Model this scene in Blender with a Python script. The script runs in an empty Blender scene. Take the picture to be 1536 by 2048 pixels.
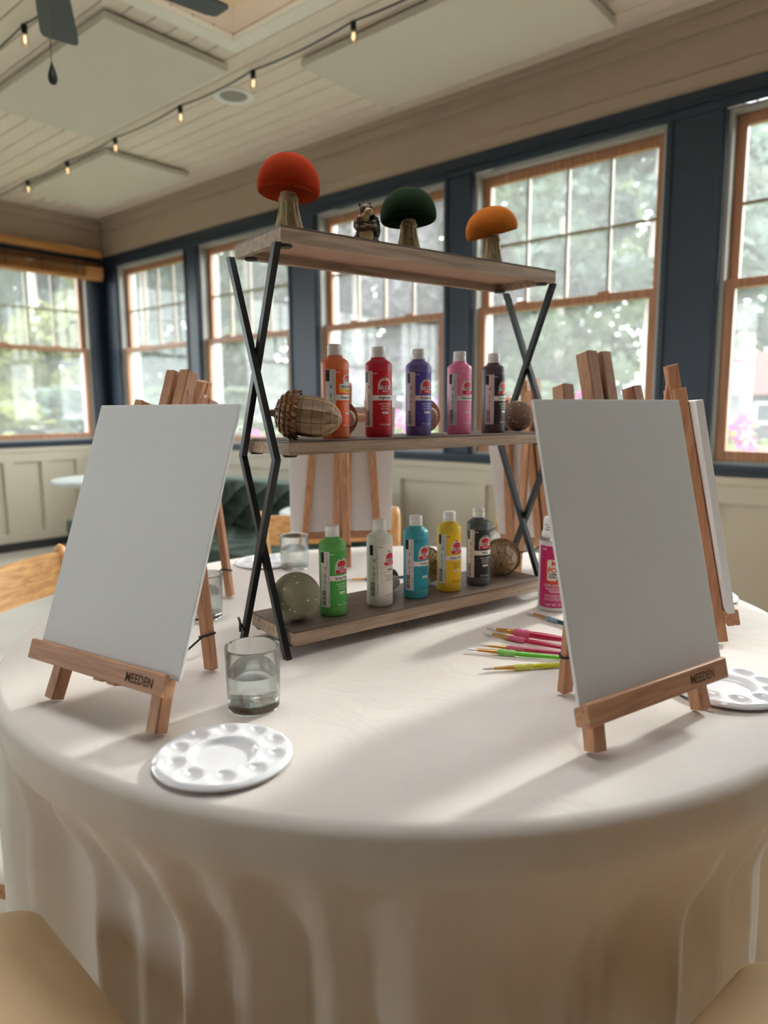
import bpy, bmesh, math, random
from mathutils import Vector, Matrix
from math import sin, cos, pi, radians, sqrt, atan2

# ------------------------------------------------------------------ scene, camera, world, sun
scene = bpy.context.scene
COL = scene.collection
A = radians(40.7)                 # angle between the camera's heading and the window wall's normal
CAM_Z = 1.152
TZ = 0.75                         # height of the table surface
cam_d = bpy.data.cameras.new('camera')
cam_o = bpy.data.objects.new('camera', cam_d)
COL.objects.link(cam_o)
cam_d.sensor_fit = 'VERTICAL'
cam_d.sensor_height = 36.0
cam_d.lens = 36.0 * 1420.0 / 2048.0
cam_d.clip_start = 0.02
cam_d.clip_end = 400
PITCH = math.atan((1024 - 818) / 1420.0)
cam_o.matrix_world = (Matrix.Translation((0, 0, CAM_Z)) @ Matrix.Rotation(A, 4, 'Z')
                      @ Matrix.Rotation(pi / 2 - PITCH, 4, 'X') @ Matrix.Rotation(-0.006, 4, 'Z'))
cam_d.dof.use_dof = True
cam_d.dof.focus_distance = 1.10
cam_d.dof.aperture_fstop = (cam_d.lens / 1000.0) / 0.0078
scene.camera = cam_o

world = bpy.data.worlds.new('sky')
scene.world = world
world.use_nodes = True
bg = world.node_tree.nodes['Background']
bg.inputs['Color'].default_value = (0.93, 0.96, 1.0, 1)
bg.inputs['Strength'].default_value = 8.0

sun_d = bpy.data.lights.new('sun', 'SUN')
sun_d.energy = 2.8
sun_d.angle = radians(3.4)
sun_d.color = (1.0, 0.97, 0.93)
sun_o = bpy.data.objects.new('sun', sun_d)
COL.objects.link(sun_o)
SUN_EL = radians(25.5)
sun_to = Vector((0.08 * cos(SUN_EL), 0.997 * cos(SUN_EL), sin(SUN_EL)))
sun_o.rotation_euler = (-sun_to).to_track_quat('-Z', 'Y').to_euler()
sun_o.location = (2, 30, 20)

vs = scene.view_settings
vs.view_transform = 'Standard'
vs.look = 'None'
vs.exposure = 0.5
vs.gamma = 1.0
vs.use_curve_mapping = False
scene.cycles.max_bounces = 9
scene.cycles.transmission_bounces = 9
scene.cycles.diffuse_bounces = 3
scene.cycles.glossy_bounces = 3
scene.cycles.use_adaptive_sampling = True
scene.cycles.adaptive_threshold = 0.03
scene.cycles.transparent_max_bounces = 12
scene.cycles.sample_clamp_indirect = 8.0
scene.cycles.use_denoising = True

rng = random.Random(7)

# ------------------------------------------------------------------ materials
def lin(c):
    return tuple(((v / 255.0) / 12.92 if v / 255.0 <= 0.04045 else (((v / 255.0) + 0.055) / 1.055) ** 2.4) for v in c)

MATS = {}
def mat(name, rgb, rough=0.6, metal=0.0, spec=0.5, sheen=0.0, noise=0.0, nscale=30.0, bump=0.0, bscale=200.0,
        trans=0.0, trans_rgb=None, coat=0.0, stretch=(1, 1, 1), emit=None, emit_s=0.0, sss=0.0):
    if name in MATS:
        return MATS[name]
    m = bpy.data.materials.new(name)
    m.use_nodes = True
    nt = m.node_tree
    b = nt.nodes['Principled BSDF']
    c = lin(rgb)
    b.inputs['Base Color'].default_value = (*c, 1)
    b.inputs['Roughness'].default_value = rough
    b.inputs['Metallic'].default_value = metal
    b.inputs['Specular IOR Level'].default_value = spec
    b.inputs['Sheen Weight'].default_value = sheen
    b.inputs['Sheen Roughness'].default_value = 0.4
    if sheen:
        b.inputs['Sheen Tint'].default_value = (*[min(1.0, v * 2.2 + 0.03) for v in c], 1)
    b.inputs['Coat Weight'].default_value = coat
    if emit:
        b.inputs['Emission Color'].default_value = (*lin(emit), 1)
        b.inputs['Emission Strength'].default_value = emit_s
    tc = mp = None
    if noise or bump:
        tc = nt.nodes.new('ShaderNodeTexCoord')
        mp = nt.nodes.new('ShaderNodeMapping')
        mp.inputs['Scale'].default_value = stretch
        nt.links.new(tc.outputs['Object'], mp.inputs['Vector'])
    if noise:
        n = nt.nodes.new('ShaderNodeTexNoise')
        n.inputs['Scale'].default_value = nscale
        n.inputs['Detail'].default_value = 4
        nt.links.new(mp.outputs['Vector'], n.inputs['Vector'])
        r = nt.nodes.new('ShaderNodeValToRGB')
        r.color_ramp.elements[0].position = 0.3
        r.color_ramp.elements[1].position = 0.7
        r.color_ramp.elements[0].color = (*[max(0, v * (1 - noise)) for v in c], 1)
        r.color_ramp.elements[1].color = (*[min(1, v * (1 + noise)) for v in c], 1)
        nt.links.new(n.outputs['Fac'], r.inputs['Fac'])
        nt.links.new(r.outputs['Color'], b.inputs['Base Color'])
    if bump:
        n2 = nt.nodes.new('ShaderNodeTexNoise')
        n2.inputs['Scale'].default_value = bscale
        n2.inputs['Detail'].default_value = 3
        nt.links.new(mp.outputs['Vector'], n2.inputs['Vector'])
        bp = nt.nodes.new('ShaderNodeBump')
        bp.inputs['Strength'].default_value = bump
        bp.inputs['Distance'].default_value = 0.002
        nt.links.new(n2.outputs['Fac'], bp.inputs['Height'])
        nt.links.new(bp.outputs['Normal'], b.inputs['Normal'])
    if trans:
        out = nt.nodes['Material Output']
        t = nt.nodes.new('ShaderNodeBsdfTranslucent')
        t.inputs['Color'].default_value = (*lin(trans_rgb or rgb), 1)
        mx = nt.nodes.new('ShaderNodeMixShader')
        mx.inputs['Fac'].default_value = trans
        nt.links.new(b.outputs['BSDF'], mx.inputs[1])
        nt.links.new(t.outputs['BSDF'], mx.inputs[2])
        nt.links.new(mx.outputs['Shader'], out.inputs['Surface'])
    MATS[name] = m
    return m

def wood(name, dark, light, scale=6.0, axis='X', rough=0.5, bump=0.15, rings=18.0):
    """wood grain: fine streaks running along one local axis"""
    if name in MATS:
        return MATS[name]
    m = bpy.data.materials.new(name)
    m.use_nodes = True
    nt = m.node_tree
    b = nt.nodes['Principled BSDF']
    b.inputs['Roughness'].default_value = rough
    tc = nt.nodes.new('ShaderNodeTexCoord')
    mp = nt.nodes.new('ShaderNodeMapping')
    s = [rings * scale] * 3
    s['XYZ'.index(axis)] = scale
    mp.inputs['Scale'].default_value = s
    nt.links.new(tc.outputs['Object'], mp.inputs['Vector'])
    n = nt.nodes.new('ShaderNodeTexNoise')
    n.inputs['Scale'].default_value = 1.0
    n.inputs['Detail'].default_value = 5
    n.inputs['Distortion'].default_value = 0.6
    nt.links.new(mp.outputs['Vector'], n.inputs['Vector'])
    r = nt.nodes.new('ShaderNodeValToRGB')
    r.color_ramp.elements[0].position = 0.32
    r.color_ramp.elements[1].position = 0.68
    r.color_ramp.elements[0].color = (*lin(dark), 1)
    r.color_ramp.elements[1].color = (*lin(light), 1)
    nt.links.new(n.outputs['Fac'], r.inputs['Fac'])
    nt.links.new(r.outputs['Color'], b.inputs['Base Color'])
    bp = nt.nodes.new('ShaderNodeBump')
    bp.inputs['Strength'].default_value = bump
    bp.inputs['Distance'].default_value = 0.001
    nt.links.new(n.outputs['Fac'], bp.inputs['Height'])
    nt.links.new(bp.outputs['Normal'], b.inputs['Normal'])
    MATS[name] = m
    return m

def clear(name, tint=(255, 255, 255), gloss=0.06, rough=0.0, veil=0.0):
    """window glass: mostly lets light straight through, with a weak mirror reflection"""
    if name in MATS:
        return MATS[name]
    m = bpy.data.materials.new(name)
    m.use_nodes = True
    nt = m.node_tree
    nt.nodes.remove(nt.nodes['Principled BSDF'])
    out = nt.nodes['Material Output']
    t = nt.nodes.new('ShaderNodeBsdfTransparent')
    t.inputs['Color'].default_value = (*lin(tint), 1)
    g = nt.nodes.new('ShaderNodeBsdfGlossy')
    g.inputs['Roughness'].default_value = rough
    mx = nt.nodes.new('ShaderNodeMixShader')
    mx.inputs['Fac'].default_value = gloss
    nt.links.new(t.outputs['BSDF'], mx.inputs[1])
    nt.links.new(g.outputs['BSDF'], mx.inputs[2])
    last = mx
    if veil:                                   # pale veil mixed into the panes, imitating the glare of bright windows
        d = nt.nodes.new('ShaderNodeBsdfTranslucent')
        d.inputs['Color'].default_value = (0.9, 0.9, 0.9, 1)
        last = nt.nodes.new('ShaderNodeMixShader')
        last.inputs['Fac'].default_value = veil
        nt.links.new(mx.outputs['Shader'], last.inputs[1])
        nt.links.new(d.outputs['BSDF'], last.inputs[2])
    nt.links.new(last.outputs['Shader'], out.inputs['Surface'])
    MATS[name] = m
    return m

def glassy(name, ior=1.45, through=0.35, tint=(252, 254, 253)):
    """drinking glass and water: refraction, part of the light going straight through"""
    if name in MATS:
        return MATS[name]
    m = bpy.data.materials.new(name)
    m.use_nodes = True
    nt = m.node_tree
    nt.nodes.remove(nt.nodes['Principled BSDF'])
    out = nt.nodes['Material Output']
    t = nt.nodes.new('ShaderNodeBsdfTransparent')
    g = nt.nodes.new('ShaderNodeBsdfGlass')
    g.inputs['IOR'].default_value = ior
    g.inputs['Roughness'].default_value = 0.0
    g.inputs['Color'].default_value = (*lin(tint), 1)
    mx = nt.nodes.new('ShaderNodeMixShader')
    mx.inputs['Fac'].default_value = through
    nt.links.new(g.outputs['BSDF'], mx.inputs[1])
    nt.links.new(t.outputs['BSDF'], mx.inputs[2])
    nt.links.new(mx.outputs['Shader'], out.inputs['Surface'])
    MATS[name] = m
    return m

# ------------------------------------------------------------------ helpers
def tag(o, label=None, cat=None, group=None, kind=None):
    if label: o['label'] = label
    if cat: o['category'] = cat
    if group: o['group'] = group
    if kind: o['kind'] = kind
    return o

def W(x, y, z=0.0):
    """a point given in metres right of / ahead of the photographer -> room axes"""
    return Vector((x * cos(A) - y * sin(A), x * sin(A) + y * cos(A), z))

def thing(name, loc=(0, 0, 0), rotz=0.0, label=None, cat=None, group=None, kind=None, rot=None):
    o = bpy.data.objects.new(name, None)
    o.empty_display_size = 0.05
    COL.objects.link(o)
    o.location = loc
    o.rotation_euler = rot if rot else (0, 0, rotz)
    return tag(o, label, cat, group, kind)

class MB:
    """collects vertices and faces in local coordinates; build() links them as one mesh object"""
    def __init__(s):
        s.v = []; s.f = []
    def add(s, vs, fs):
        k = len(s.v)
        s.v += [tuple(p) for p in vs]
        s.f += [tuple(i + k for i in f) for f in fs]
        return s
    def box(s, x0, x1, y0, y1, z0, z1):
        return s.add([(x0, y0, z0), (x1, y0, z0), (x1, y1, z0), (x0, y1, z0), (x0, y0, z1), (x1, y0, z1), (x1, y1, z1), (x0, y1, z1)],
                     [(0, 3, 2, 1), (4, 5, 6, 7), (0, 1, 5, 4), (1, 2, 6, 5), (2, 3, 7, 6), (3, 0, 4, 7)])
    def cbox(s, x0, x1, y0, y1, z0, z1, c=0.002):
        """box with chamfered edges"""
        bm = bmesh.new()
        r = bmesh.ops.create_cube(bm, size=1.0)
        for v in bm.verts:
            v.co = Vector(((x0 + x1) / 2 + v.co.x * (x1 - x0), (y0 + y1) / 2 + v.co.y * (y1 - y0), (z0 + z1) / 2 + v.co.z * (z1 - z0)))
        bmesh.ops.bevel(bm, geom=bm.edges[:], offset=c, segments=2, affect='EDGES', profile=0.6)
        s.bm(bm)
        return s
    def bm(s, bm):
        bm.verts.index_update()
        s.add([v.co[:] for v in bm.verts], [[v.index for v in f.verts] for f in bm.faces])
        bm.free()
        return s
    def bar(s, p0, p1, w, d, up=(0, 0, 1), c=0.0015, tip0=0.0, tip1=0.0):
        """chamfered bar from p0 to p1; w across, d along 'up'; tip = pointed ends"""
        p0, p1 = Vector(p0), Vector(p1)
        ax = (p1 - p0).normalized()
        side = ax.cross(Vector(up)).normalized()
        u = side.cross(ax).normalized()
        w2, d2 = w / 2, d / 2
        prof = [(-w2 + c, -d2), (w2 - c, -d2), (w2, -d2 + c), (w2, d2 - c), (w2 - c, d2), (-w2 + c, d2), (-w2, d2 - c), (-w2, -d2 + c)]
        vs = []
        for p, tp, sg in ((p0, tip0, -1), (p1, tip1, 1)):
            for a, b in prof:
                k = sg * (1 - abs(a) / w2) * tp if tp > 0 else 0
                vs.append(p + side * a + u * b + ax * k)
        n = len(prof)
        fs = [(i, (i + 1) % n, n + (i + 1) % n, n + i) for i in range(n)]
        fs += [tuple(range(n - 1, -1, -1)), tuple(range(n, 2 * n))]
        return s.add(vs, fs)
    def tube(s, pts, r, n=8, closed=False, caps=True):
        pts = [Vector(p) for p in pts]
        m = len(pts)
        rs = r if isinstance(r, (list, tuple)) else [r] * m
        vs = []; prev = None
        for i, p in enumerate(pts):
            if closed:
                t = pts[(i + 1) % m] - pts[i - 1]
            else:
                t = pts[min(i + 1, m - 1)] - pts[max(i - 1, 0)]
            t.normalize()
            if prev is None:
                a = Vector((0, 0, 1)) if abs(t.z) < 0.9 else Vector((1, 0, 0))
                u = t.cross(a).normalized()
            else:
                u = (prev - t * prev.dot(t)).normalized()
            prev = u
            w = t.cross(u)
            for k in range(n):
                q = 2 * pi * k / n
                vs.append(p + (u * cos(q) + w * sin(q)) * rs[i])
        fs = []
        for i in range(m if closed else m - 1):
            for k in range(n):
                a, b = i * n + k, i * n + (k + 1) % n
                c, d = ((i + 1) % m) * n + (k + 1) % n, ((i + 1) % m) * n + k
                fs.append((a, b, c, d))
        if caps and not closed:
            fs.append(tuple(range(n - 1, -1, -1)))
            fs.append(tuple(range((m - 1) * n, m * n)))
        return s.add(vs, fs)
    def lathe(s, prof, n=32, cx=0, cy=0, cap=True):
        """profile of (radius, z) pairs turned about a vertical axis"""
        vs = []; fs = []
        m = len(prof)
        for r, z in prof:
            for k in range(n):
                q = 2 * pi * k / n
                vs.append((cx + r * cos(q), cy + r * sin(q), z))
        for i in range(m - 1):
            for k in range(n):
                fs.append((i * n + k, i * n + (k + 1) % n, (i + 1) * n + (k + 1) % n, (i + 1) * n + k))
        if cap:
            fs.append(tuple(range(n - 1, -1, -1)))
            fs.append(tuple(range((m - 1) * n, m * n)))
        return s.add(vs, fs)
    def ball(s, c, r, seg=16, rings=10, rot=None):
        """ellipsoid"""
        r = r if isinstance(r, (list, tuple)) else (r, r, r)
        vs = []
        for i in range(rings + 1):
            t = pi * i / rings
            for k in range(seg):
                q = 2 * pi * k / seg
                p = Vector((r[0] * sin(t) * cos(q), r[1] * sin(t) * sin(q), r[2] * cos(t)))
                if rot: p = rot @ p
                vs.append(Vector(c) + p)
        fs = []
        for i in range(rings):
            for k in range(seg):
                fs.append((i * seg + k, (i + 1) * seg + k, (i + 1) * seg + (k + 1) % seg, i * seg + (k + 1) % seg))
        return s.add(vs, fs)
    def xf(s, m):
        s.v = [tuple(m @ Vector(p)) for p in s.v]
        return s
    def build(s, name, material, parent=None, smooth=False, **kw):
        me = bpy.data.meshes.new(name)
        me.from_pydata(s.v, [], s.f)
        bm = bmesh.new(); bm.from_mesh(me)
        bmesh.ops.remove_doubles(bm, verts=bm.verts, dist=1e-7)
        bmesh.ops.recalc_face_normals(bm, faces=bm.faces)
        bm.to_mesh(me); bm.free()
        if material:
            me.materials.append(material)
        if smooth:
            me.polygons.foreach_set('use_smooth', [True] * len(me.polygons))
            if smooth != 'full':
                me.set_sharp_from_angle(angle=radians(smooth if smooth is not True else 40))
        return place(name, me, parent, **kw)

def place(name, me, parent=None, loc=(0, 0, 0), rot=(0, 0, 0), scale=(1, 1, 1), label=None, cat=None, group=None, kind=None):
    o = bpy.data.objects.new(name, me)
    COL.objects.link(o)
    o.location = loc; o.rotation_euler = rot; o.scale = scale
    if parent: o.parent = parent
    return tag(o, label, cat, group, kind)

def copy_tree(o, parent=None):
    ch = list(o.children) if o.children else []
    c = o.copy(); COL.objects.link(c); c.parent = parent
    for k in ch:
        copy_tree(k, c)
    return c

# flat lettering ---------------------------------------------------
TXT = {}
def text2d(s, bold=0.0):
    key = (s, bold)
    if key not in TXT:
        cu = bpy.data.curves.new('lettering', 'FONT')
        cu.body = s; cu.size = 1.0; cu.align_x = 'CENTER'; cu.offset = bold; cu.resolution_u = 2
        ob = bpy.data.objects.new('lettering', cu)
        me = ob.to_mesh()
        vs = [v.co[:2] for v in me.vertices]; fs = [tuple(p.vertices) for p in me.polygons]
        ob.to_mesh_clear()
        bpy.data.objects.remove(ob); bpy.data.curves.remove(cu)
        TXT[key] = (vs, fs)
    return TXT[key]

def fit_text(s, cap, width=None, bold=0.0):
    """lettering with a given capital height, squeezed or stretched to a given width, centred on 0,0"""
    vs, fs = text2d(s, bold)
    xs = [v[0] for v in vs]
    k = cap / 0.70
    kx = k if width is None else width / (max(xs) - min(xs))
    mx = (max(xs) + min(xs)) / 2
    return [((x - mx) * kx, y * k) for x, y in vs], fs

def poly2d(pts, cuts=2):
    """a filled outline, cut fine enough to bend round a bottle"""
    bm = bmesh.new()
    f = bm.faces.new([bm.verts.new((x, y, 0)) for x, y in pts])
    bmesh.ops.triangulate(bm, faces=[f])
    for _ in range(cuts):
        bmesh.ops.subdivide_edges(bm, edges=bm.edges[:], cuts=1, use_grid_fill=True)
    bmesh.ops.triangulate(bm, faces=bm.faces[:])
    bm.verts.index_update()
    r = [v.co[:2] for v in bm.verts], [tuple(v.index for v in f.verts) for f in bm.faces]
    bm.free()
    return r

def rrect(w, h, r, n=4, cx=0, cy=0):
    p = []
    for sx, sy, a0 in ((1, 1, 0), (-1, 1, 90), (-1, -1, 180), (1, -1, 270)):
        for i in range(n + 1):
            a = radians(a0 + 90 * i / n)
            p.append((cx + sx * (w / 2 - r) + r * cos(a), cy + sy * (h / 2 - r) + r * sin(a)))
    return p

def wrap(mb, flat, R, th, z, flip=False, turn=0.0):
    """bend flat artwork (x, y) round a cylinder of radius R, centred at angle th and height z"""
    vs, fs = flat
    out = []
    c, s_ = cos(turn), sin(turn)
    for x, y in vs:
        x, y = x * c - y * s_, x * s_ + y * c
        q = th + x / R
        out.append((R * sin(q), -R * cos(q), z + y))
    return mb.add(out, fs)

def patch(mb, R, t0, t1, z0, z1, n=12, m=1):
    vs = []; fs = []
    for j in range(m + 1):
        for i in range(n + 1):
            q = t0 + (t1 - t0) * i / n
            vs.append((R * sin(q), -R * cos(q), z0 + (z1 - z0) * j / m))
    for j in range(m):
        for i in range(n):
            a = j * (n + 1) + i
            fs.append((a, a + 1, a + n + 2, a + n + 1))
    return mb.add(vs, fs)

# ------------------------------------------------------------------ the room
XL, XR, YF, YB, ZC = -6.1, 2.2, -2.2, 3.32, 2.80
WT = 0.16                                    # wall thickness
SILL0, SILL1, HEAD0, HEAD1 = 0.867, 0.905, 2.375, 2.47
M_wall = mat('wall paint', (188, 168, 150), 0.85, noise=0.03, nscale=3)
M_wains = mat('wainscot paint', (204, 193, 174), 0.6)
M_ceil = mat('ceiling paint', (236, 223, 209), 0.7, noise=0.02, nscale=4)
M_navy = mat('navy trim paint', (33, 47, 66), 0.45)
M_sash = wood('fir sash wood', (156, 104, 72), (192, 140, 104), 3.0, 'Z', 0.45)
M_jamb = mat('jamb paint', (168, 168, 164), 0.5)
M_munt = wood('muntin wood', (140, 128, 114), (168, 156, 140), 3.0, 'Z', 0.5)
M_pane = clear('window glass', (250, 253, 251), 0.03, veil=0.045)
M_floor = mat('floor', (198, 190, 178), 0.55, noise=0.12, nscale=1.6, bump=0.05, bscale=60)
M_base = mat('baseboard paint', (46, 47, 50), 0.6)
M_black = mat('black metal', (24, 28, 31), 0.42, metal=0.2)

fl = MB().box(XL - WT, XR + WT, YF - WT, YB + WT, -0.12, 0.0).build('floor', M_floor, kind='structure')

def wall(name, u0, u1, centers, frame, label):
    """a wall with 1 m wide openings; local x runs along the wall, local y points outdoors"""
    loc, rz = frame
    b = MB()
    b.box(u0, u1, 0, WT, 0, SILL0)
    b.box(u0, u1, 0, WT, HEAD1, ZC + 0.1)
    edges = [u0] + [e for c in sorted(centers) for e in (c - 0.5, c + 0.5)] + [u1]
    for i in range(0, len(edges), 2):
        if edges[i + 1] - edges[i] > 0.001:
            b.box(edges[i], edges[i + 1], 0, WT, SILL0, HEAD1)
    return b.build(name, M_wall, loc=loc, rot=(0, 0, rz), kind='structure')

FB = ((0, YB, 0), 0.0)
FL = ((XL, 0, 0), pi / 2)
FR = ((XR, 0, 0), -pi / 2)
FF = ((0, YF, 0), pi)
WB = [-5.36, -4.175, -2.895, -1.705, -0.458, 0.79]  # the last opening lies out of view, added to let in daylight
WL = [2.66, 1.36, 0.06, -1.24]  # only the first is in view; the rest are added for daylight
WR = []
WF = [2.6]  # unseen window behind the camera, added to brighten the room
wall_b = wall('wall_back', XL - WT, XR + WT, WB, FB, '')
wall_l = wall('wall_left', YF, YB, WL, FL, '')
wall_r = wall('wall_right', -YB, -YF, WR, FR, '')
wall_f = wall('wall_front', -XR - WT, -XL + WT, WF, FF, '')

# one double-hung window, later copied into each opening
def make_window():
    r = thing('window_1', kind='structure')
    j = MB()
    for x0, x1 in ((-0.5, -0.482), (0.482, 0.5)):
        j.box(x0, x1, 0.0, WT, SILL1, HEAD0)
    j.box(-0.482, 0.482, 0.0, WT, HEAD0 - 0.018, HEAD0)
    j.box(-0.482, 0.482, 0.0, WT + 0.03, SILL1 - 0.03, SILL1 + 0.012)
    j.build('jamb', M_jamb, r)
    def sash(name, y0, y1, z0, z1, st, rb, rt):
        s = MB()
        s.cbox(-0.482, -0.482 + st, y0, y1, z0, z1, 0.003)
        s.cbox(0.482 - st, 0.482, y0, y1, z0, z1, 0.003)
        s.cbox(-0.482 + st, 0.482 - st, y0, y1, z0, z0 + rb, 0.003)
        s.cbox(-0.482 + st, 0.482 - st, y0, y1, z1 - rt, z1, 0.003)
        o = s.build(name, M_sash, r)
        ym = (y0 + y1) / 2
        MB().box(-0.482 + st - 0.005, 0.482 - st + 0.005, ym - 0.002, ym + 0.002, z0 + rb - 0.005, z1 - rt + 0.005).build('pane', M_pane, o)
        return o
    lo = sash('lower_sash', 0.016, 0.050, SILL1 + 0.012, 1.690, 0.042, 0.045, 0.038)
    up = sash('upper_sash', 0.056, 0.090, 1.655, HEAD0 - 0.018, 0.042, 0.038, 0.045)
    for k in range(3):
        x = -0.44 + 0.88 * (k + 1) / 4
        MB().cbox(x - 0.006, x + 0.006, 0.060, 0.086, 1.693, HEAD0 - 0.063, 0.003).build('muntin', M_munt, up)
    zz = 1.693 + (HEAD0 - 0.063 - 1.693) / 2
    for k in range(4):
        xa = -0.44 + 0.88 * k / 4 + (0.009 if k else 0)
        xb = -0.44 + 0.88 * (k + 1) / 4 - (0.009 if k < 3 else 0)
        MB().cbox(xa, xb, 0.060, 0.086, zz - 0.006, zz + 0.006, 0.003).build('muntin', M_munt, up)
    for x in (-0.22, 0.22):
        MB().cbox(x - 0.03, x + 0.03, 0.020, 0.046, 1.690, 1.703, 0.004).build('sash_lock', M_sash, lo)
    return r
win0 = make_window()
n = 0
for frame, cs in ((FB, WB), (FL, WL), (FR, WR), (FF, WF)):
    for c in cs:
        n += 1
        o = win0 if n == 1 else copy_tree(win0)
        o.name = 'window_%d' % n
        loc, rz = frame
        o.location = Matrix.Rotation(rz, 4, 'Z') @ Vector((c, 0, 0)) + Vector(loc)
        o.rotation_euler = (0, 0, rz)

tn = 0
def trim(material, frame, *boxes, c=0.004):
    global tn
    tn += 1
    b = MB()
    for q in boxes:
        b.cbox(*q, c)
    loc, rz = frame
    return b.build('trim_%d' % tn, material, loc=loc, rot=(0, 0, rz), kind='structure')

for frame, cs, u0, u1 in ((FB, WB, XL, XR), (FL, WL, YF, YB), (FR, WR, -YB, -YF), (FF, WF, -XR, -XL)):
    cs = sorted(cs)
    edges = [u0] + [e for c in cs for e in (c - 0.5, c + 0.5)] + [u1]
    for i in range(0, len(edges), 2):
        a, b_ = edges[i], edges[i + 1]
        a2, b2 = a + (0.0 if i else 0.001), b_ - (0.0 if i + 2 < len(edges) else 0.001)
        bx = [(a2, b2, -0.020, 0.0, SILL1, HEAD0)]
        if b2 - a2 > 0.12:                       # raised edge mouldings beside the openings
            if i: bx.append((a2 + 0.012, a2 + 0.030, -0.028, -0.020, SILL1, HEAD0))
            if i + 2 < len(edges): bx.append((b2 - 0.030, b2 - 0.012, -0.028, -0.020, SILL1, HEAD0))
        trim(M_navy, frame, *bx, c=0.003)
    trim(M_navy, frame, (u0 + 0.03, u1 - 0.03, -0.024, 0.0, HEAD0, HEAD1), (u0 + 0.03, u1 - 0.03, -0.036, -0.024, HEAD0 + 0.035, HEAD0 + 0.05), c=0.003)
    trim(M_navy, frame, (u0 + 0.03, u1 - 0.03, -0.045, 0.0, SILL0 + 0.014, SILL1), (u0 + 0.03, u1 - 0.03, -0.026, 0.0, SILL0 - 0.012, SILL0 + 0.014), c=0.003)
    # crown and the frieze joint line
    trim(M_wall, frame, (u0, u1, -0.03, 0.0, 2.70, 2.785), (u0, u1, -0.05, -0.03, 2.755, 2.785), c=0.003)
    trim(M_wall, frame, (u0, u1, -0.008, 0.0, HEAD1, 2.545), c=0.003)

# wainscot: battens and rails are parts of their wall
def wainscot(w, u0, u1, pitch, bw, first, base_name, frame):
    MB().cbox(u0 + 0.03, u1 - 0.03, -0.030, 0.0, 0.815, 0.853, 0.004).build('cap_rail', M_wains, w)
    MB().cbox(u0 + 0.03, u1 - 0.03, -0.022, 0.0, 0.735, 0.815, 0.003).build('top_rail', M_wains, w)
    MB().cbox(u0 + 0.03, u1 - 0.03, -0.022, 0.0, 0.075, 0.150, 0.003).build('bottom_rail', M_wains, w)
    MB().box(u0 + 0.002, u1 - 0.002, -0.004, 0.0, 0.07, 0.853).build('backing_panel', M_wains, w)
    me = None
    x = first
    while x < u1 - bw:
        if x > u0 + 0.03:
            if me is None:
                o = MB().cbox(-bw / 2, bw / 2, -0.022, -0.004, 0.150, 0.735, 0.003).build('batten', M_wains, w, loc=(x, 0, 0))
                me = o.data
            else:
                place('batten', me, w, loc=(x, 0, 0))
        x += pitch
    MB().cbox(u0 + 0.002, u1 - 0.002, -0.016, 0.0, 0.0, 0.075, 0.003).build(base_name, M_base, loc=frame[0], rot=(0, 0, frame[1]), kind='structure')
wainscot(wall_b, XL, XR, 0.60, 0.075, -5.74, 'baseboard_back', FB)
wainscot(wall_l, YF, YB, 0.30, 0.08, -1.813, 'baseboard_left', FL)
wainscot(wall_r, -YB, -YF, 0.60, 0.075, -3.0, 'baseboard_right', FR)
wainscot(wall_f, -XR, -XL, 0.60, 0.075, -1.9, 'baseboard_front', FF)

# ceiling of painted planks, a skylight well, and an unseen one added for light
HOLES = [(-2.72, -1.45, 1.45, 2.16, 0.70), (-1.70, -0.15, 0.60, 1.28, 0.45)]      # x0, x1, y0, y1, depth of the well
def cut(u0, u1, v0, v1):
    """the part of a strip of ceiling u0..u1 that the holes leave, for rows between v0 and v1"""
    spans = [(u0, u1)]
    for hx0, hx1, hy0, hy1, _ in HOLES:
        if v1 > hy0 and v0 < hy1:
            out = []
            for p, q in spans:
                if hx1 <= p or hx0 >= q: out.append((p, q)); continue
                if hx0 > p: out.append((p, hx0))
                if hx1 < q: out.append((hx1, q))
            spans = out
    return spans
cb = MB()
ys = sorted([YF - WT, YB + WT] + [v for q in HOLES for v in q[2:4]])
for v0, v1 in zip(ys[:-1], ys[1:]):
    for p, q in cut(XL - WT, XR + WT, v0 + 0.001, v1 - 0.001):
        cb.box(p, q, v0, v1, ZC, ZC + 0.1)
ceil = cb.build('ceiling', M_ceil, kind='structure')
pw = 0.105
y = YB - 0.001
pm = {}
while y > YF + 0.12:
    y0, y1 = y - pw, y - 0.007
    for key in cut(XL, XR, y0, y1):
        if key not in pm:
            o = MB().cbox(key[0] + 0.001, key[1] - 0.001, 0, pw - 0.007, ZC - 0.015, ZC, 0.004).build('plank', M_ceil, ceil, loc=(0, y0, 0))
            pm[key] = o.data
        else:
            place('plank', pm[key], ceil, loc=(0, y0, 0))
    y -= pw
M_well = mat('skylight well paint', (236, 220, 194), 0.7)
M_skyg = [clear('tinted skylight glass', (165, 162, 156), 0.03), clear('added skylight glass', (250, 250, 250), 0.03)]
t = 0.05
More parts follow.
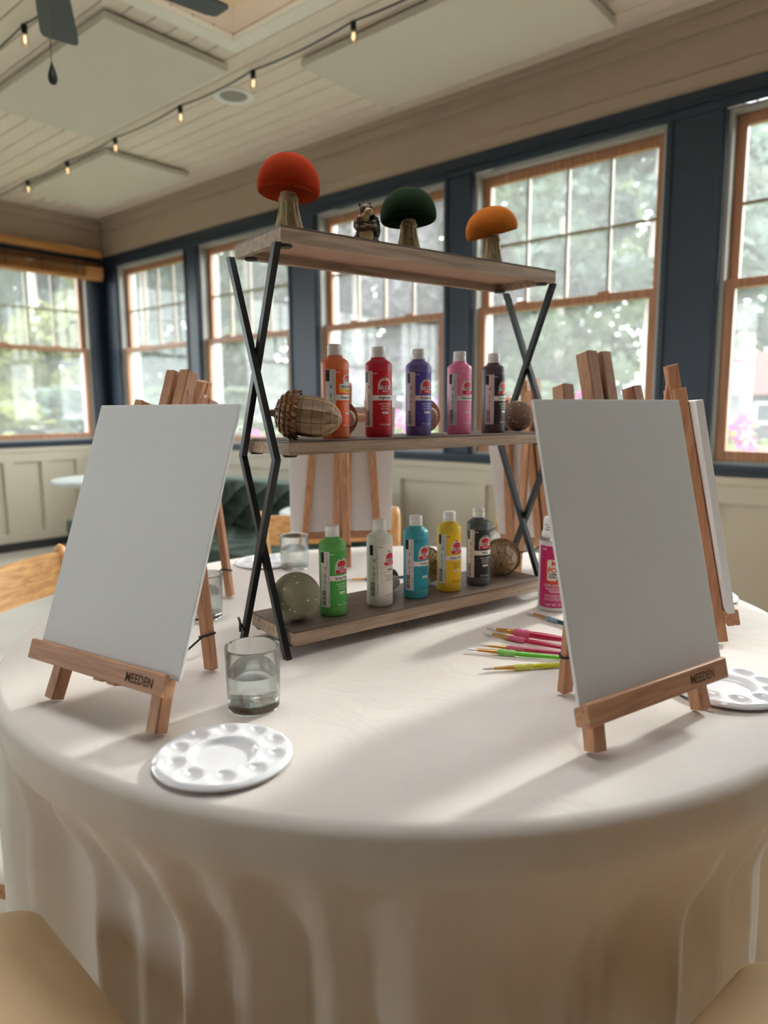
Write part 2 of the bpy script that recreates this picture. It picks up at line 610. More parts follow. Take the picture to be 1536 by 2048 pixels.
for k, (SX0, SX1, SY0, SY1, SD) in enumerate(HOLES):
    wl = MB()
    wl.box(SX0 - t, SX0, SY0 - t, SY1 + t, ZC + 0.1, ZC + SD)
    wl.box(SX1, SX1 + t, SY0 - t, SY1 + t, ZC + 0.1, ZC + SD)
    wl.box(SX0, SX1, SY0 - t, SY0, ZC + 0.1, ZC + SD)
    wl.box(SX0, SX1, SY1, SY1 + t, ZC + 0.1, ZC + SD)
    wl.build('skylight_well', M_well, ceil)
    fr = MB()
    for q in ((SX0 - 0.07, SX0 + 0.01, SY0 - 0.07, SY1 + 0.07), (SX1 - 0.01, SX1 + 0.07, SY0 - 0.07, SY1 + 0.07),
              (SX0 + 0.01, SX1 - 0.01, SY0 - 0.07, SY0 + 0.01), (SX0 + 0.01, SX1 - 0.01, SY1 - 0.01, SY1 + 0.07)):
        fr.cbox(*q, ZC - 0.04, ZC - 0.015, 0.004)
    fr.build('skylight_frame', mat('white trim paint', (244, 240, 230), 0.5), ceil)
    MB().box(SX0, SX1, SY0, SY1, ZC + SD - 0.03, ZC + SD - 0.02).build('skylight_pane', M_skyg[k], ceil)

# acoustic panels hung flat under the planks
M_acou = mat('acoustic panel fabric', (220, 212, 200), 0.9, bump=0.1, bscale=300)
for x0, x1, y0, y1, lab in ((-4.19, -2.92, 1.66, 2.28, 'white acoustic ceiling panel beside the skylight and ceiling fan'),
                            (-2.63, -1.37, 2.48, 3.11, 'large white acoustic ceiling panel above the wide right windows'),
                            (-5.60, -4.38, 2.45, 3.05, 'white acoustic ceiling panel in the far corner of the room')):
    p = thing('acoustic_panel', ((x0 + x1) / 2, (y0 + y1) / 2, 2.785), 0, lab, 'ceiling panel', 'acoustic panels on the ceiling')
    hx, hy = (x1 - x0) / 2, (y1 - y0) / 2
    MB().cbox(-hx, hx, -hy, hy, -0.046, -0.012, 0.004).build('panel', M_acou, p)
    MB().box(-hx + 0.05, hx - 0.05, -hy + 0.05, hy - 0.05, -0.012, 0.0).build('mounting_frame', M_base, p)

# recessed can light
rl = thing('recessed_light', (-3.20, 2.53, 2.785), 0, 'round white recessed ceiling light between the acoustic panels', 'ceiling light')
MB().lathe([(0.105, 0.0), (0.105, -0.006), (0.095, -0.010), (0.072, -0.004), (0.072, 0.0)], 40, cap=False).build('trim_ring', mat('lamp trim white', (240, 240, 238), 0.4), rl, smooth=True)
MB().lathe([(0.072, -0.002), (0.055, -0.0005)], 32).build('baffle', mat('lamp baffle', (150, 146, 142), 0.5), rl)

# string lights: wire, sockets and clear bulbs
M_bulb = clear('bulb glass', (255, 250, 240), 0.12)
M_fil = mat('filament', (255, 224, 180), 0.5, emit=(255, 216, 170), emit_s=2.5)
def string_light(y, xs, x_end, lab):
    s = thing('string_light', (0, y, 0), 0, lab, 'string lights')
    xs = sorted(xs)
    pts = []
    stops = [XL + 0.03] + xs + [x_end]
    for a, b_ in zip(stops[:-1], stops[1:]):
        for k in range(8):
            f = k / 8
            pts.append((a + (b_ - a) * f, 0, 2.768 - 0.014 * 4 * f * (1 - f)))
    pts.append((stops[-1], 0, 2.768))
    MB().tube(pts, 0.004, 6).build('wire', M_black, s, smooth=True)
    first = None
    for x in xs:
        if first is None:
            so = MB().lathe([(0.006, 0.0), (0.013, -0.005), (0.013, -0.034), (0.011, -0.038)], 16).build('socket', M_black, s, smooth=True, loc=(x, 0, 2.770))
            bu = MB().lathe([(0.009, -0.038), (0.011, -0.046), (0.019, -0.062), (0.021, -0.074), (0.017, -0.087), (0.006, -0.094), (0.001, -0.095)], 18).build('bulb', M_bulb, so, smooth=True)
            fi = MB().tube([(-0.004, 0, -0.046), (-0.006, 0, -0.068), (0.0, 0, -0.076), (0.006, 0, -0.068), (0.004, 0, -0.046)], 0.0016, 6).build('filament', M_fil, so)
            first = (so.data, bu.data, fi.data)
        else:
            so = place('socket', first[0], s, loc=(x, 0, 2.770))
            place('bulb', first[1], so); place('filament', first[2], so)
    return s
string_light(2.39, [-5.36, -4.77, -4.16, -3.48, -2.87, -2.21, -1.55], -0.9, 'black string of clear bulbs running past the recessed light')
string_light(1.49, [-4.6, -3.94, -3.27], -2.95, 'short black string of clear bulbs behind the ceiling fan blade')

# ceiling fan
M_fan = mat('fan blade', (62, 72, 76), 0.5)
fan = thing('ceiling_fan', (-2.25, 1.10, 2.5), 0, 'dark grey ceiling fan with a hanging pull chain', 'ceiling fan')
MB().lathe([(0.06, 0.285), (0.06, 0.265), (0.016, 0.20), (0.016, 0.08), (0.05, 0.07), (0.11, 0.05), (0.115, 0.0), (0.10, -0.05), (0.06, -0.075), (0.01, -0.08)], 32).build('motor', M_fan, fan, smooth=True)
bl = None
for k in range(5):
    a = radians(150.5 + 72 * k)
    if bl is None:
        b = MB()
        prof = [(0.15, 0.045), (0.22, 0.052), (0.40, 0.060), (0.53, 0.064), (0.558, 0.058), (0.566, 0.044)]
        vs_ = []
        for x, w_ in prof:
            for zz in (0.004, -0.004):
                for sgn in (-1, 1):
                    vs_.append((x, sgn * w_, zz + sgn * w_ * 0.14))
        fs_ = []
        for i in range(len(prof) - 1):
            q = i * 4; e = q + 4
            fs_ += [(q, e, e + 1, q + 1), (q + 2, q + 3, e + 3, e + 2), (q, q + 2, e + 2, e), (q + 1, e + 1, e + 3, q + 3)]
        e = (len(prof) - 1) * 4
        fs_ += [(0, 1, 3, 2), (e, e + 2, e + 3, e + 1)]
        b.add(vs_, fs_)
        o = b.build('blade', M_fan, fan, rot=(0, 0, a)); bl = o.data
        o2 = MB().cbox(0.09, 0.19, -0.018, 0.018, -0.012, -0.004, 0.003).build('blade_bracket', M_black, o); br = o2.data
    else:
        o = place('blade', bl, fan, rot=(0, 0, a))
        place('blade_bracket', br, o)
MB().tube([(0, 0, -0.07), (0, 0, -0.32)], 0.0016, 6).build('pull_chain', mat('chain metal', (120, 112, 100), 0.4, metal=0.8), fan)
MB().lathe([(0.001, -0.31), (0.004, -0.32), (0.012, -0.345), (0.014, -0.36), (0.010, -0.372), (0.001, -0.377)], 18).build('pull_knob', M_black, fan, smooth=True)

# wooden slat blind on the left window
M_blind = wood('blind wood', (176, 116, 62), (206, 150, 92), 3.0, 'X', 0.55)
M_blind2 = wood('blind slat wood', (150, 92, 46), (182, 120, 66), 3.0, 'X', 0.55)
bd = thing('window_blind', (XL + 0.0, 2.66, 0), pi / 2, 'raised wooden slat blind at the top of the left window', 'blind')
MB().cbox(-0.62, 0.60, -0.105, -0.040, 2.455, 2.515, 0.004).build('head_rail', M_blind, bd)
sl = None
for k in range(3):
    z = 2.435 - 0.026 * k
    if sl is None:
        o = MB().cbox(-0.61, 0.59, -0.095, -0.045, -0.002, 0.002, 0.0008).build('slat', M_blind2, bd, loc=(0, 0, z), rot=(radians(25), 0, 0)); sl = o.data
    else:
        place('slat', sl, bd, loc=(0, 0, z), rot=(radians(25), 0, 0))
for k in range(9):
    place('slat', sl, bd, loc=(0, 0, 2.352 - 0.0075 * k))
MB().cbox(-0.62, 0.60, -0.105, -0.040, 2.262, 2.286, 0.004).build('bottom_rail', M_blind, bd)
for x in (-0.48, -0.2, 0.08, 0.36):
    MB().tube([(x, -0.097, 2.455), (x, -0.099, 2.29)], 0.003, 6).build('cord', M_base, bd)
MB().cbox(0.44, 0.60, -0.118, -0.103, 2.286, 2.370, 0.004).build('valance_end', M_blind, bd)

# ------------------------------------------------------------------ outdoors
GZ = -0.35
M_lawn = mat('lawn', (64, 72, 30), 0.9, noise=0.25, nscale=0.35)
M_path = mat('gravel drive', (84, 80, 76), 0.95, noise=0.1, nscale=2)
MB().box(-140, 120, -60, 160, GZ - 0.5, GZ).build('ground', M_lawn, kind='structure')
def W2(az, d, z=0.0):
    a = radians(az)
    return W(d * sin(a), d * cos(a), z)
# drive: a winding strip of gravel across the lawn
pts = [W2(a, d) for a, d in ((-40, 17), (-20, 19), (0, 21), (16, 22), (24, 21), (32, 18), (44, 15), (60, 13))]
b = MB(); vs_ = []; fs_ = []
for i, p in enumerate(pts):
    q = p.normalized() * 1.6
    for s_, zz in ((1, 0.0), (-1, 0.0), (1, 0.02), (-1, 0.02)):
        vs_.append((p.x + q.x * s_, p.y + q.y * s_, GZ + zz))
for i in range(len(pts) - 1):
    a = 4 * i; e = a + 4
    fs_ += [(a + 2, a + 3, e + 3, e + 2), (a, e, e + 1, a + 1), (a, a + 2, e + 2, e), (a + 1, e + 1, e + 3, a + 3)]
b.add(vs_, fs_).build('driveway', M_path, kind='structure')

M_bark = mat('pale bark', (176, 168, 158), 0.9, noise=0.15, nscale=4)
LEAF = [mat('leaf sage', (94, 106, 86), 0.6, trans=0.4, trans_rgb=(118, 132, 98), noise=0.12, nscale=0.7),
        mat('leaf grey green', (88, 100, 93), 0.6, trans=0.4, trans_rgb=(108, 122, 108), noise=0.12, nscale=0.7),
        mat('leaf yellow green', (114, 120, 70), 0.6, trans=0.4, trans_rgb=(134, 138, 78), noise=0.12, nscale=0.7),
        mat('leaf plum', (98, 92, 96), 0.6, trans=0.4, trans_rgb=(114, 106, 106), noise=0.12, nscale=0.7)]
def crown_mesh(seed, n, leaf, kind):
    """leafy crown of unit height 1 (0..1) and radius ~0.3: bunches of leaves on boughs"""
    r = random.Random(seed)
    b = MB()
    boughs = []
    for i in range(85):
        z = r.uniform(0.12, 0.97)
        lim = (0.30 * (1 - z) ** 0.7 + 0.03) if kind == 'pine' else 0.31 * sqrt(max(0.02, 1 - ((z - 0.52) / 0.52) ** 2))
        a = r.uniform(0, 2 * pi); d = lim * sqrt(r.uniform(0.1, 1))
        boughs.append((d * cos(a), d * sin(a), z, r.uniform(0.05, 0.095)))
    for i in range(n):
        cx, cy, cz, cr = r.choice(boughs)
        a = r.uniform(0, 2 * pi); u = r.uniform(-1, 1); k = cr * r.uniform(0.3, 1) ** 0.5
        s_ = sqrt(1 - u * u)
        p = Vector((cx + k * s_ * cos(a), cy + k * s_ * sin(a), cz + k * u * 0.75))
        e1 = Vector((r.gauss(0, 1), r.gauss(0, 1), r.gauss(0, 0.7))).normalized()
        e2 = e1.cross(Vector((r.gauss(0, 1), r.gauss(0, 1), r.gauss(0, 1)))).normalized()
        l = leaf * r.uniform(0.7, 1.3)
        b.add([p - e1 * l, p + e2 * l * 0.5, p + e1 * l, p - e2 * l * 0.5], [(0, 1, 2, 3)])
    return b
PROTO = {}
def tree(az, d, h, kind, li, seed, label, zbase=0.18, wide=0.78):
    p = W2(az, d, GZ)
    t_ = thing('pine_tree' if kind == 'pine' else 'leafy_tree', p, radians(seed * 57 % 360), label, 'tree', 'trees beyond the lawn')
    key = (kind, li, seed % 2)
    if key not in PROTO:
        PROTO[key] = crown_mesh(seed, 8000, 0.020, kind).build('crown', LEAF[li], t_)
        c = PROTO[key]
    else:
        c = place('crown', PROTO[key].data, t_)
    c.location = (0, 0, h * zbase); c.scale = (h * wide, h * wide, h * (1 - zbase))
    k = h / 12
    b = MB().tube([(0, 0, 0), (0.05 * k, 0.02, h * 0.3), (-0.03 * k, 0.04, h * 0.62), (0, 0, h * 0.9)], [0.22 * k, 0.17 * k, 0.11 * k, 0.03], 10)
    b.build('trunk', M_bark, t_, smooth=True)
    return t_
for az, d, h, kind, li, seed, zb, lab in (
        (-32, 20, 9.5, 'round', 0, 2, 0.05, 'green leafy tree at the left edge of the left window'),
        (-25.5, 17, 8.0, 'round', 2, 1, 0.03, 'yellow-green leafy tree seen through the left window'),
        (-18.0, 21, 10, 'round', 1, 4, 0.05, 'grey-green tree seen through the window next to the corner'),
        (-10.5, 22, 10, 'round', 0, 6, 0.05, 'green tree seen through the window left of the shelf'),
        (-2.0, 21, 10, 'round', 3, 8, 0.03, 'plum-grey tree seen behind the red paint bottle'),
        (6.0, 22, 10, 'round', 3, 10, 0.03, 'plum-grey tree seen behind the pink paint bottle'),
        (13.5, 21, 10, 'round', 0, 12, 0.06, 'green tree seen behind the right shelf cross brace'),
        (20.3, 15, 10.0, 'pine', 1, 16, 0.30, 'pine with a pale bare trunk behind the right easel'),
        (26.8, 24, 9.2, 'pine', 1, 17, 0.30, 'thin pine with open sky around it in the rightmost window'),
        (-29, 31, 14, 'round', 1, 3, 0.05, 'tall far tree behind the yellow-green one in the left window'),
        (-21.5, 31, 14.5, 'round', 0, 7, 0.05, 'tall far tree behind the navy corner post'),
        (-14.2, 32, 15, 'pine', 1, 5, 0.06, 'tall far pine between the two windows near the corner'),
        (-6.3, 31, 14.5, 'round', 1, 9, 0.05, 'tall far tree behind the left shelf legs'),
        (2.0, 32, 15, 'round', 0, 11, 0.05, 'tall far tree behind the green velvet mushroom'),
        (9.8, 31, 14.5, 'round', 1, 13, 0.06, 'tall far tree behind the ochre velvet mushroom'),
        (17.0, 32, 15, 'round', 0, 14, 0.08, 'tall far tree in the upper right of the widest window'),
        (23.3, 44, 9, 'round', 1, 15, 0.0, 'low far trees left of the pink-roofed house'),
        (28.2, 52, 10, 'round', 0, 22, 0.0, 'low far trees behind the pink-roofed house'),
        (32.5, 46, 8, 'round', 2, 20, 0.0, 'low yellow-green trees right of the pink-roofed house')):
    tree(az, d, h, kind, li, seed, lab, zb, 0.86 if d > 28 else 0.74)

# low shrubs along the drive, hiding the trunks' feet
def shrub(az, d, h, li, seed, label):
    s = thing('shrub', W2(az, d, GZ), seed, label, 'shrub', 'shrubs along the drive')
    key = ('shrub', li)
    if key not in PROTO:
        PROTO[key] = crown_mesh(200 + seed, 2200, 0.035, 'round').build('foliage', LEAF[li], s)
        c = PROTO[key]
    else:
        c = place('foliage', PROTO[key].data, s)
    c.scale = (h * 2.6, h * 2.6, h)
    MB().tube([(0, 0, 0), (0.02, 0, h * 0.5)], [0.05, 0.02], 6).build('stem', M_bark, s)
for i, (az, d, h, li, lab) in enumerate(((-29.5, 13, 1.7, 2, 'low yellow-green shrub at the left edge of the picture'), (-23.0, 14, 1.9, 1, 'low grey-green shrub at the right of the left window'),
        (-17.5, 16, 2.0, 0, 'low shrub behind the left easel top'), (-9.5, 17, 2.0, 0, 'low shrub left of the wooden acorn'), (-3.0, 17, 2.2, 3, 'low dusky shrub behind the orange and red bottles'),
        (4.0, 17, 2.2, 1, 'low shrub behind the purple and pink bottles'), (10.0, 17, 2.1, 0, 'low shrub behind the right shelf leg'), (16.0, 17, 2.0, 1, 'low shrub behind the right easel top'))):
    shrub(az, d, h, li, i, lab)

# distant house
M_roof = mat('weathered red roof', (96, 58, 56), 0.9, noise=0.1, nscale=2)
M_siding = mat('grey siding', (66, 66, 70), 0.8)
hp = W2(27.8, 36, GZ)
ho = thing('house', hp, A - radians(26), 'far house with a faded red gable roof beyond the lawn', 'house')
MB().box(-4.2, 4.2, -2.5, 2.5, 0, 2.1).build('house_wall', M_siding, ho)
b = MB()
b.add([(-4.6, -3.0, 2.0), (4.6, -3.0, 2.0), (4.6, 3.0, 2.0), (-4.6, 3.0, 2.0), (-4.6, 0, 3.9), (4.6, 0, 3.9)],
      [(0, 1, 5, 4), (2, 3, 4, 5), (0, 4, 3), (1, 2, 5), (0, 3, 2, 1)])
b.build('roof', M_roof, ho)
for x in (-2.8, 0.2, 2.8):
    wd = MB().box(x - 0.55, x + 0.55, -2.56, -2.5, 0.8, 1.7).build('window_frame', mat('house trim', (235, 235, 232), 0.6), ho)
    MB().box(x - 0.45, x + 0.45, -2.58, -2.56, 0.9, 1.6).build('pane', mat('dark pane', (60, 70, 80), 0.1), wd)

# flower boxes under the window sills outside, each petunia a plant of its own
M_box = mat('planter wood', (120, 96, 74), 0.8)
M_fol = mat('petunia leaves', (120, 156, 70), 0.6, trans=0.3, trans_rgb=(170, 206, 90))
PET = {'pink': mat('pink petals', (240, 90, 170), 0.6, trans=0.35, trans_rgb=(250, 110, 190)),
       'magenta': mat('magenta petals', (226, 50, 150), 0.6, trans=0.35, trans_rgb=(240, 70, 170)),
       'purple': mat('purple petals', (128, 84, 200), 0.6, trans=0.35, trans_rgb=(150, 100, 220)),
       'coral': mat('coral petals', (240, 140, 140), 0.6, trans=0.35, trans_rgb=(250, 160, 150))}
def blossom():
    b = MB()
    vs_ = [(0, 0, -0.006)]
    N = 20
    for k in range(N):
        q = 2 * pi * k / N
        r = 0.024 + 0.005 * abs(cos(2.5 * q))
        vs_.append((r * 0.55 * cos(q), r * 0.55 * sin(q), 0.004)); vs_.append((r * cos(q), r * sin(q), 0.010 + 0.003 * cos(5 * q)))
    fs_ = []
    for k in range(N):
        a, c = 1 + 2 * k, 1 + 2 * ((k + 1) % N)
        fs_ += [(0, a, c), (a, a + 1, c + 1, c)]
    return b.add(vs_, fs_)
BL = {}
FOL = []
def petunia(x, y, z, color, seed, nb, label, spread=0.13, hgt=0.16):
    r = random.Random(seed)
    t_ = thing('petunia', (x, y, z), r.uniform(0, 6), label, 'flower', 'petunias in the window boxes')
    if not FOL:
        b = MB()
        q = random.Random(5)
        for k in range(90):
            a = q.uniform(0, 2 * pi); d = 0.12 * sqrt(q.uniform(0, 1)); zz = q.uniform(0, 0.13)
            c = Vector((d * cos(a), d * sin(a), zz)); e1 = Vector((cos(a), sin(a), q.uniform(-0.3, 0.5))).normalized() * 0.026
            e2 = Vector((-sin(a), cos(a), q.uniform(-0.3, 0.3))) * 0.012
            b.add([c - e1, c + e2, c + e1, c - e2], [(0, 1, 2, 3)])
        FOL.append(b.build('foliage', M_fol, t_, scale=(1, 1, max(1.0, hgt / 0.15))).data)
    else:
        place('foliage', FOL[0], t_, scale=(1, 1, max(1.0, hgt / 0.15)))
    for k in range(nb):
        a = r.uniform(0, 2 * pi); d = spread * sqrt(r.uniform(0, 1)); zz = hgt * (1 - (d / spread) ** 2 * 0.6) * r.uniform(0.75, 1.05)
        rot = (r.uniform(-0.9, 0.9), r.uniform(-0.9, 0.9), r.uniform(0, 6))
        if color not in BL:
            BL[color] = blossom().build('blossom', PET[color], t_, loc=(d * cos(a), d * sin(a), zz), rot=rot).data
        else:
            place('blossom', BL[color], t_, loc=(d * cos(a), d * sin(a), zz), rot=rot)
for c, lab in ((-1.705, 'planter box outside the wide window behind the right easel'), (-0.458, 'planter box outside the rightmost window'),
               (-2.895, 'planter box outside the window behind the paint bottles'), (-4.175, 'planter box outside the window left of the shelf')):
    bx = thing('planter_box', (c, YB + WT + 0.16, 0.72), 0, lab, 'planter', 'planter boxes under the windows')
    MB().cbox(-0.48, 0.48, -0.12, 0.12, 0.0, 0.02, 0.004).build('bottom_board', M_box, bx)
    for q in ((-0.5, 0.5, -0.13, -0.11), (-0.5, 0.5, 0.11, 0.13), (-0.5, -0.48, -0.11, 0.11), (0.48, 0.5, -0.11, 0.11)):
        MB().cbox(*q, 0.0, 0.16, 0.004).build('side_board', M_box, bx)
    MB().box(-0.48, 0.48, -0.11, 0.11, 0.02, 0.135).build('soil', mat('potting soil', (70, 54, 42), 0.95), bx)
    for s_ in (-0.35, 0.35):
        MB().bar((s_, -0.12, 0.01), (s_, -0.16, -0.12), 0.03, 0.012).build('bracket', M_black, bx)
PY = YB + WT + 0.16
for x, col, nb, hg, lab in ((-0.95, 'pink', 26, 0.26, 'big pink petunia in the rightmost window'), (-0.78, 'pink', 14, 0.17, 'lower pink petunia right of the biggest one'),
                            (-0.62, 'magenta', 10, 0.12, 'small magenta petunia at the right picture edge'),
                            (-1.70, 'magenta', 16, 0.37, 'magenta petunia just above the right canvas'),
                            (-1.91, 'purple', 24, 0.40, 'purple petunia beside the rear easel top'), (-2.13, 'coral', 20, 0.38, 'coral petunia left of the shelf cross brace'),
                            (-2.64, 'purple', 18, 0.38, 'purple petunia between the purple and pink bottles'), (-3.04, 'pink', 20, 0.30, 'pink petunia between the red and purple bottles'),
                            (-2.84, 'magenta', 12, 0.18, 'magenta petunia behind the purple bottle'), (-4.45, 'pink', 6, 0.14, 'small pink petunia beside the left shelf leg')):
    petunia(x, PY, 0.855, col, int(-x * 100), nb, lab, 0.12, hg)

# ------------------------------------------------------------------ furniture
# round table and its cloth
TC = W(0.0464, 1.3578)
RT = 0.722
M_oak = wood('oak', (176, 124, 70), (214, 164, 104), 5.0, 'X', 0.45)
M_oakz = wood('oak upright', (176, 124, 70), (214, 164, 104), 5.0, 'Z', 0.45)
tb = thing('round_table', (TC.x, TC.y, 0), 0, 'round pedestal table under the cream tablecloth', 'table')
MB().lathe([(0.02, 0.690), (RT - 0.02, 0.690), (RT - 0.010, 0.696), (RT - 0.006, 0.72), (RT - 0.008, 0.738), (RT - 0.014, 0.7465), (0.02, 0.7465)], 96).build('tabletop', M_oak, tb, smooth=True)
MB().lathe([(0.05, 0.04), (0.045, 0.2), (0.045, 0.6), (0.09, 0.69)], 32).build('pedestal', M_black, tb, smooth=True)
MB().lathe([(0.30, 0.0), (0.30, 0.012), (0.26, 0.025), (0.05, 0.045)], 48).build('base', M_black, tb, smooth=True)

def cloth_material():
    m = bpy.data.materials.new('cream tablecloth')
    m.use_nodes = True
    nt = m.node_tree
    b = nt.nodes['Principled BSDF']
    c = lin((248, 244, 238))
    b.inputs['Base Color'].default_value = (*c, 1)
    b.inputs['Roughness'].default_value = 0.75
    b.inputs['Sheen Weight'].default_value = 0.15
    tc = nt.nodes.new('ShaderNodeTexCoord')
    n1 = nt.nodes.new('ShaderNodeTexNoise'); n1.inputs['Scale'].default_value = 900; n1.inputs['Detail'].default_value = 2
    n2 = nt.nodes.new('ShaderNodeTexNoise'); n2.inputs['Scale'].default_value = 7; n2.inputs['Detail'].default_value = 4; n2.inputs['Distortion'].default_value = 1.6
    for q in (n1, n2):
        nt.links.new(tc.outputs['Object'], q.inputs['Vector'])
    b1 = nt.nodes.new('ShaderNodeBump'); b1.inputs['Strength'].default_value = 0.12; b1.inputs['Distance'].default_value = 0.0006
    b2 = nt.nodes.new('ShaderNodeBump'); b2.inputs['Strength'].default_value = 0.30; b2.inputs['Distance'].default_value = 0.012
    nt.links.new(n2.outputs['Fac'], b2.inputs['Height'])
    nt.links.new(n1.outputs['Fac'], b1.inputs['Height'])
    nt.links.new(b2.outputs['Normal'], b1.inputs['Normal'])
    nt.links.new(b1.outputs['Normal'], b.inputs['Normal'])
    t_ = nt.nodes.new('ShaderNodeBsdfTranslucent')
    t_.inputs['Color'].default_value = (*lin((250, 218, 158)), 1)
    mx = nt.nodes.new('ShaderNodeMixShader'); mx.inputs['Fac'].default_value = 0.28
    nt.links.new(b.outputs['BSDF'], mx.inputs[1]); nt.links.new(t_.outputs['BSDF'], mx.inputs[2])
    nt.links.new(mx.outputs['Shader'], nt.nodes['Material Output'].inputs['Surface'])
    return m
M_cloth = cloth_material()

# folds of the drape: (angle in degrees seen from above, width, depth)
FOLDS = []
fr_ = random.Random(21)
ang = 0.0
while ang < 360:
    FOLDS.append((ang + fr_.uniform(-3, 3), fr_.uniform(1.6, 3.4), fr_.uniform(0.014, 0.040)))
    ang += fr_.uniform(6.5, 12)
def fold(deg):
    s_ = 0.0
    for a, w_, d in FOLDS:
        x = (deg - a + 180) % 360 - 180
        s_ += d * math.exp(-(x / w_) ** 2)
    return s_ - 0.020
def push(deg, z):
    """the chair fronts press the cloth inwards"""
    s_ = 0.0
    for a, d_ in ((238.0, 0.085), (300.0, 0.085), (103.0, 0.28), (58.0, 0.28)):
        x = abs((deg - a + 180) % 360 - 180)
        k = max(0.0, min(1.0, (42 - x) / 22)); k = k * k * (3 - 2 * k)
        q = max(0.0, min(1.0, (0.71 - z) / 0.20)); q = q * q * (3 - 2 * q)
        s_ = max(s_, d_ * k * q)
    return s_
def cloth():
    N = 360
    rings = []                                     # (radius, height, share of the fold)
    for r in (0.0001, 0.12, 0.24, 0.36, 0.46, 0.54, 0.60, 0.65, 0.68):
        rings.append((r, TZ, 0.0))
    for k in range(1, 9):                          # over the rounded rim
        a = radians(90 - 90 * k / 8)
        rings.append((RT - 0.017 + 0.018 * cos(a), TZ - 0.018 + 0.018 * sin(a), 0.02 * k / 8))
    for k in range(1, 27):                         # the drop
        f = k / 26
        z = TZ - 0.018 - 0.60 * f
        tuck = -0.014 * math.exp(-((f - 0.14) / 0.05) ** 2)
        rings.append((RT + 0.001 + tuck + 0.004 * f, z, 0.03 + 1.25 * min(1, f * 2.2) ** 0.8))
    vs_ = []; fs_ = []
    for r, z, s_ in rings:
        for k in range(N):
            q = 2 * pi * k / N
            deg = 360.0 * k / N
            rr = r + s_ * fold(deg) - push(deg - math.degrees(A), z)
            if z > 0.682 and r > 0.7: rr = max(rr, r)
            vs_.append((rr * cos(q), rr * sin(q), z))
    for i in range(len(rings) - 1):
        for k in range(N):
            fs_.append((i * N + k, i * N + (k + 1) % N, (i + 1) * N + (k + 1) % N, (i + 1) * N + k))
    b = MB().add(vs_, fs_)
    o = b.build('tablecloth', M_cloth, smooth='full', loc=(TC.x, TC.y, 0), label='cream cloth draped over the round table to near the floor', cat='tablecloth')
    return o
cloth()

# chairs: oak frame, curved back rail, tan cushion
M_vinyl = mat('tan vinyl', (222, 190, 148), 0.5, bump=0.06, bscale=250)
def make_chair(label, r_ang, radial=None, at_=None, group='chairs round the table'):
    """r_ang: direction from the table centre in degrees (0 = to the photographer's right), radial: distance of the seat front"""
    a = radians(r_ang)
    p = W(0.0464 + radial * cos(a), 1.3578 + radial * sin(a)) if at_ is None else W(*at_)
    c = thing('dining_chair', (p.x, p.y, 0), a + A - pi / 2, label, 'chair', group)   # local +y points away from the table
    b = MB()
    N = 40
    def ring(inset, z):
        return [(x * (0.235 - inset) / 0.235, 0.22 + y_ * (0.22 - inset) / 0.22, z) for x, y_ in
                [(q[0], q[1]) for q in rrect(0.47, 0.44, 0.055, 9)]]
    prof = [(0.012, 0.405), (0.0, 0.415), (0.0, 0.465), (0.004, 0.475), (0.014, 0.483), (0.035, 0.487), (0.10, 0.490)]
    rings = [ring(*q) for q in prof]
    m_ = len(rings[0])
    for rg in rings: b.v += rg
    for i in range(len(rings) - 1):
        for k in range(m_):
            b.f.append((i * m_ + k, i * m_ + (k + 1) % m_, (i + 1) * m_ + (k + 1) % m_, (i + 1) * m_ + k))
    b.f.append(tuple(range(m_ - 1, -1, -1))); b.f.append(tuple(range((len(rings) - 1) * m_, len(rings) * m_)))
    b.build('seat_cushion', M_vinyl, c, smooth=30)
    MB().cbox(-0.22, 0.22, 0.015, 0.43, 0.36, 0.405, 0.006).build('seat_frame', M_oak, c)
    for x in (-0.20, 0.20):
        MB().bar((x, 0.035, 0), (x, 0.035, 0.36), 0.036, 0.036, (0, 1, 0), 0.005).build('leg', M_oakz, c)
        pts = [(x, 0.45, 0.0), (x, 0.435, 0.40), (x * 1.06, 0.47, 0.62), (x * 1.12, 0.505, 0.790), (x * 1.13, 0.515, 0.815), (x * 1.13, 0.513, 0.824)]
        MB().tube(pts, [0.018, 0.020, 0.019, 0.018, 0.013, 0.004], 14).build('back_post', M_oakz, c, smooth=True)
    rv = []; rf = []
    n_ = 22
    for i in range(n_ + 1):
        f = i / n_ * 2 - 1
        x = 0.225 * f
        y_ = 0.495 + 0.055 * (1 - f * f)
        zt = 0.800 - 0.006 * cos(pi * f); zb = 0.705 + 0.010 * f * f
        for dy in (-0.011, 0.011):
            rv += [(x, y_ + dy + 0.012, zt), (x, y_ + dy - 0.008, zb)]
    for i in range(n_):
        q = 4 * i; e = q + 4
        rf += [(q, e, e + 1, q + 1), (q + 2, q + 3, e + 3, e + 2), (q, q + 2, e + 2, e), (q + 1, e + 1, e + 3, q + 3)]
    rf += [(0, 1, 3, 2), (4 * n_, 4 * n_ + 2, 4 * n_ + 3, 4 * n_ + 1)]
    MB().add(rv, rf).build('back_rail', M_oak, c, smooth=30)
    MB().bar((-0.19, 0.465, 0.55), (0.19, 0.465, 0.55), 0.018, 0.05, (0, 0, 1), 0.004).build('lower_rail', M_oak, c)
    for x in (-0.2, 0.2):
        MB().bar((x, 0.05, 0.2), (x, 0.435, 0.2), 0.018, 0.025, (0, 0, 1), 0.004).build('stretcher', M_oak, c)
    return c
make_chair('tan-cushioned chair tucked under the cloth at bottom left', 226.0, at_=(-0.333, 0.75))
make_chair('tan-cushioned chair tucked under the cloth at bottom right', 309.7, at_=(0.289, 0.663))
make_chair('oak chair behind the left easel, its back rail showing', 170, 0.394)
make_chair('oak chair behind the rear white canvas', 103, 0.50)
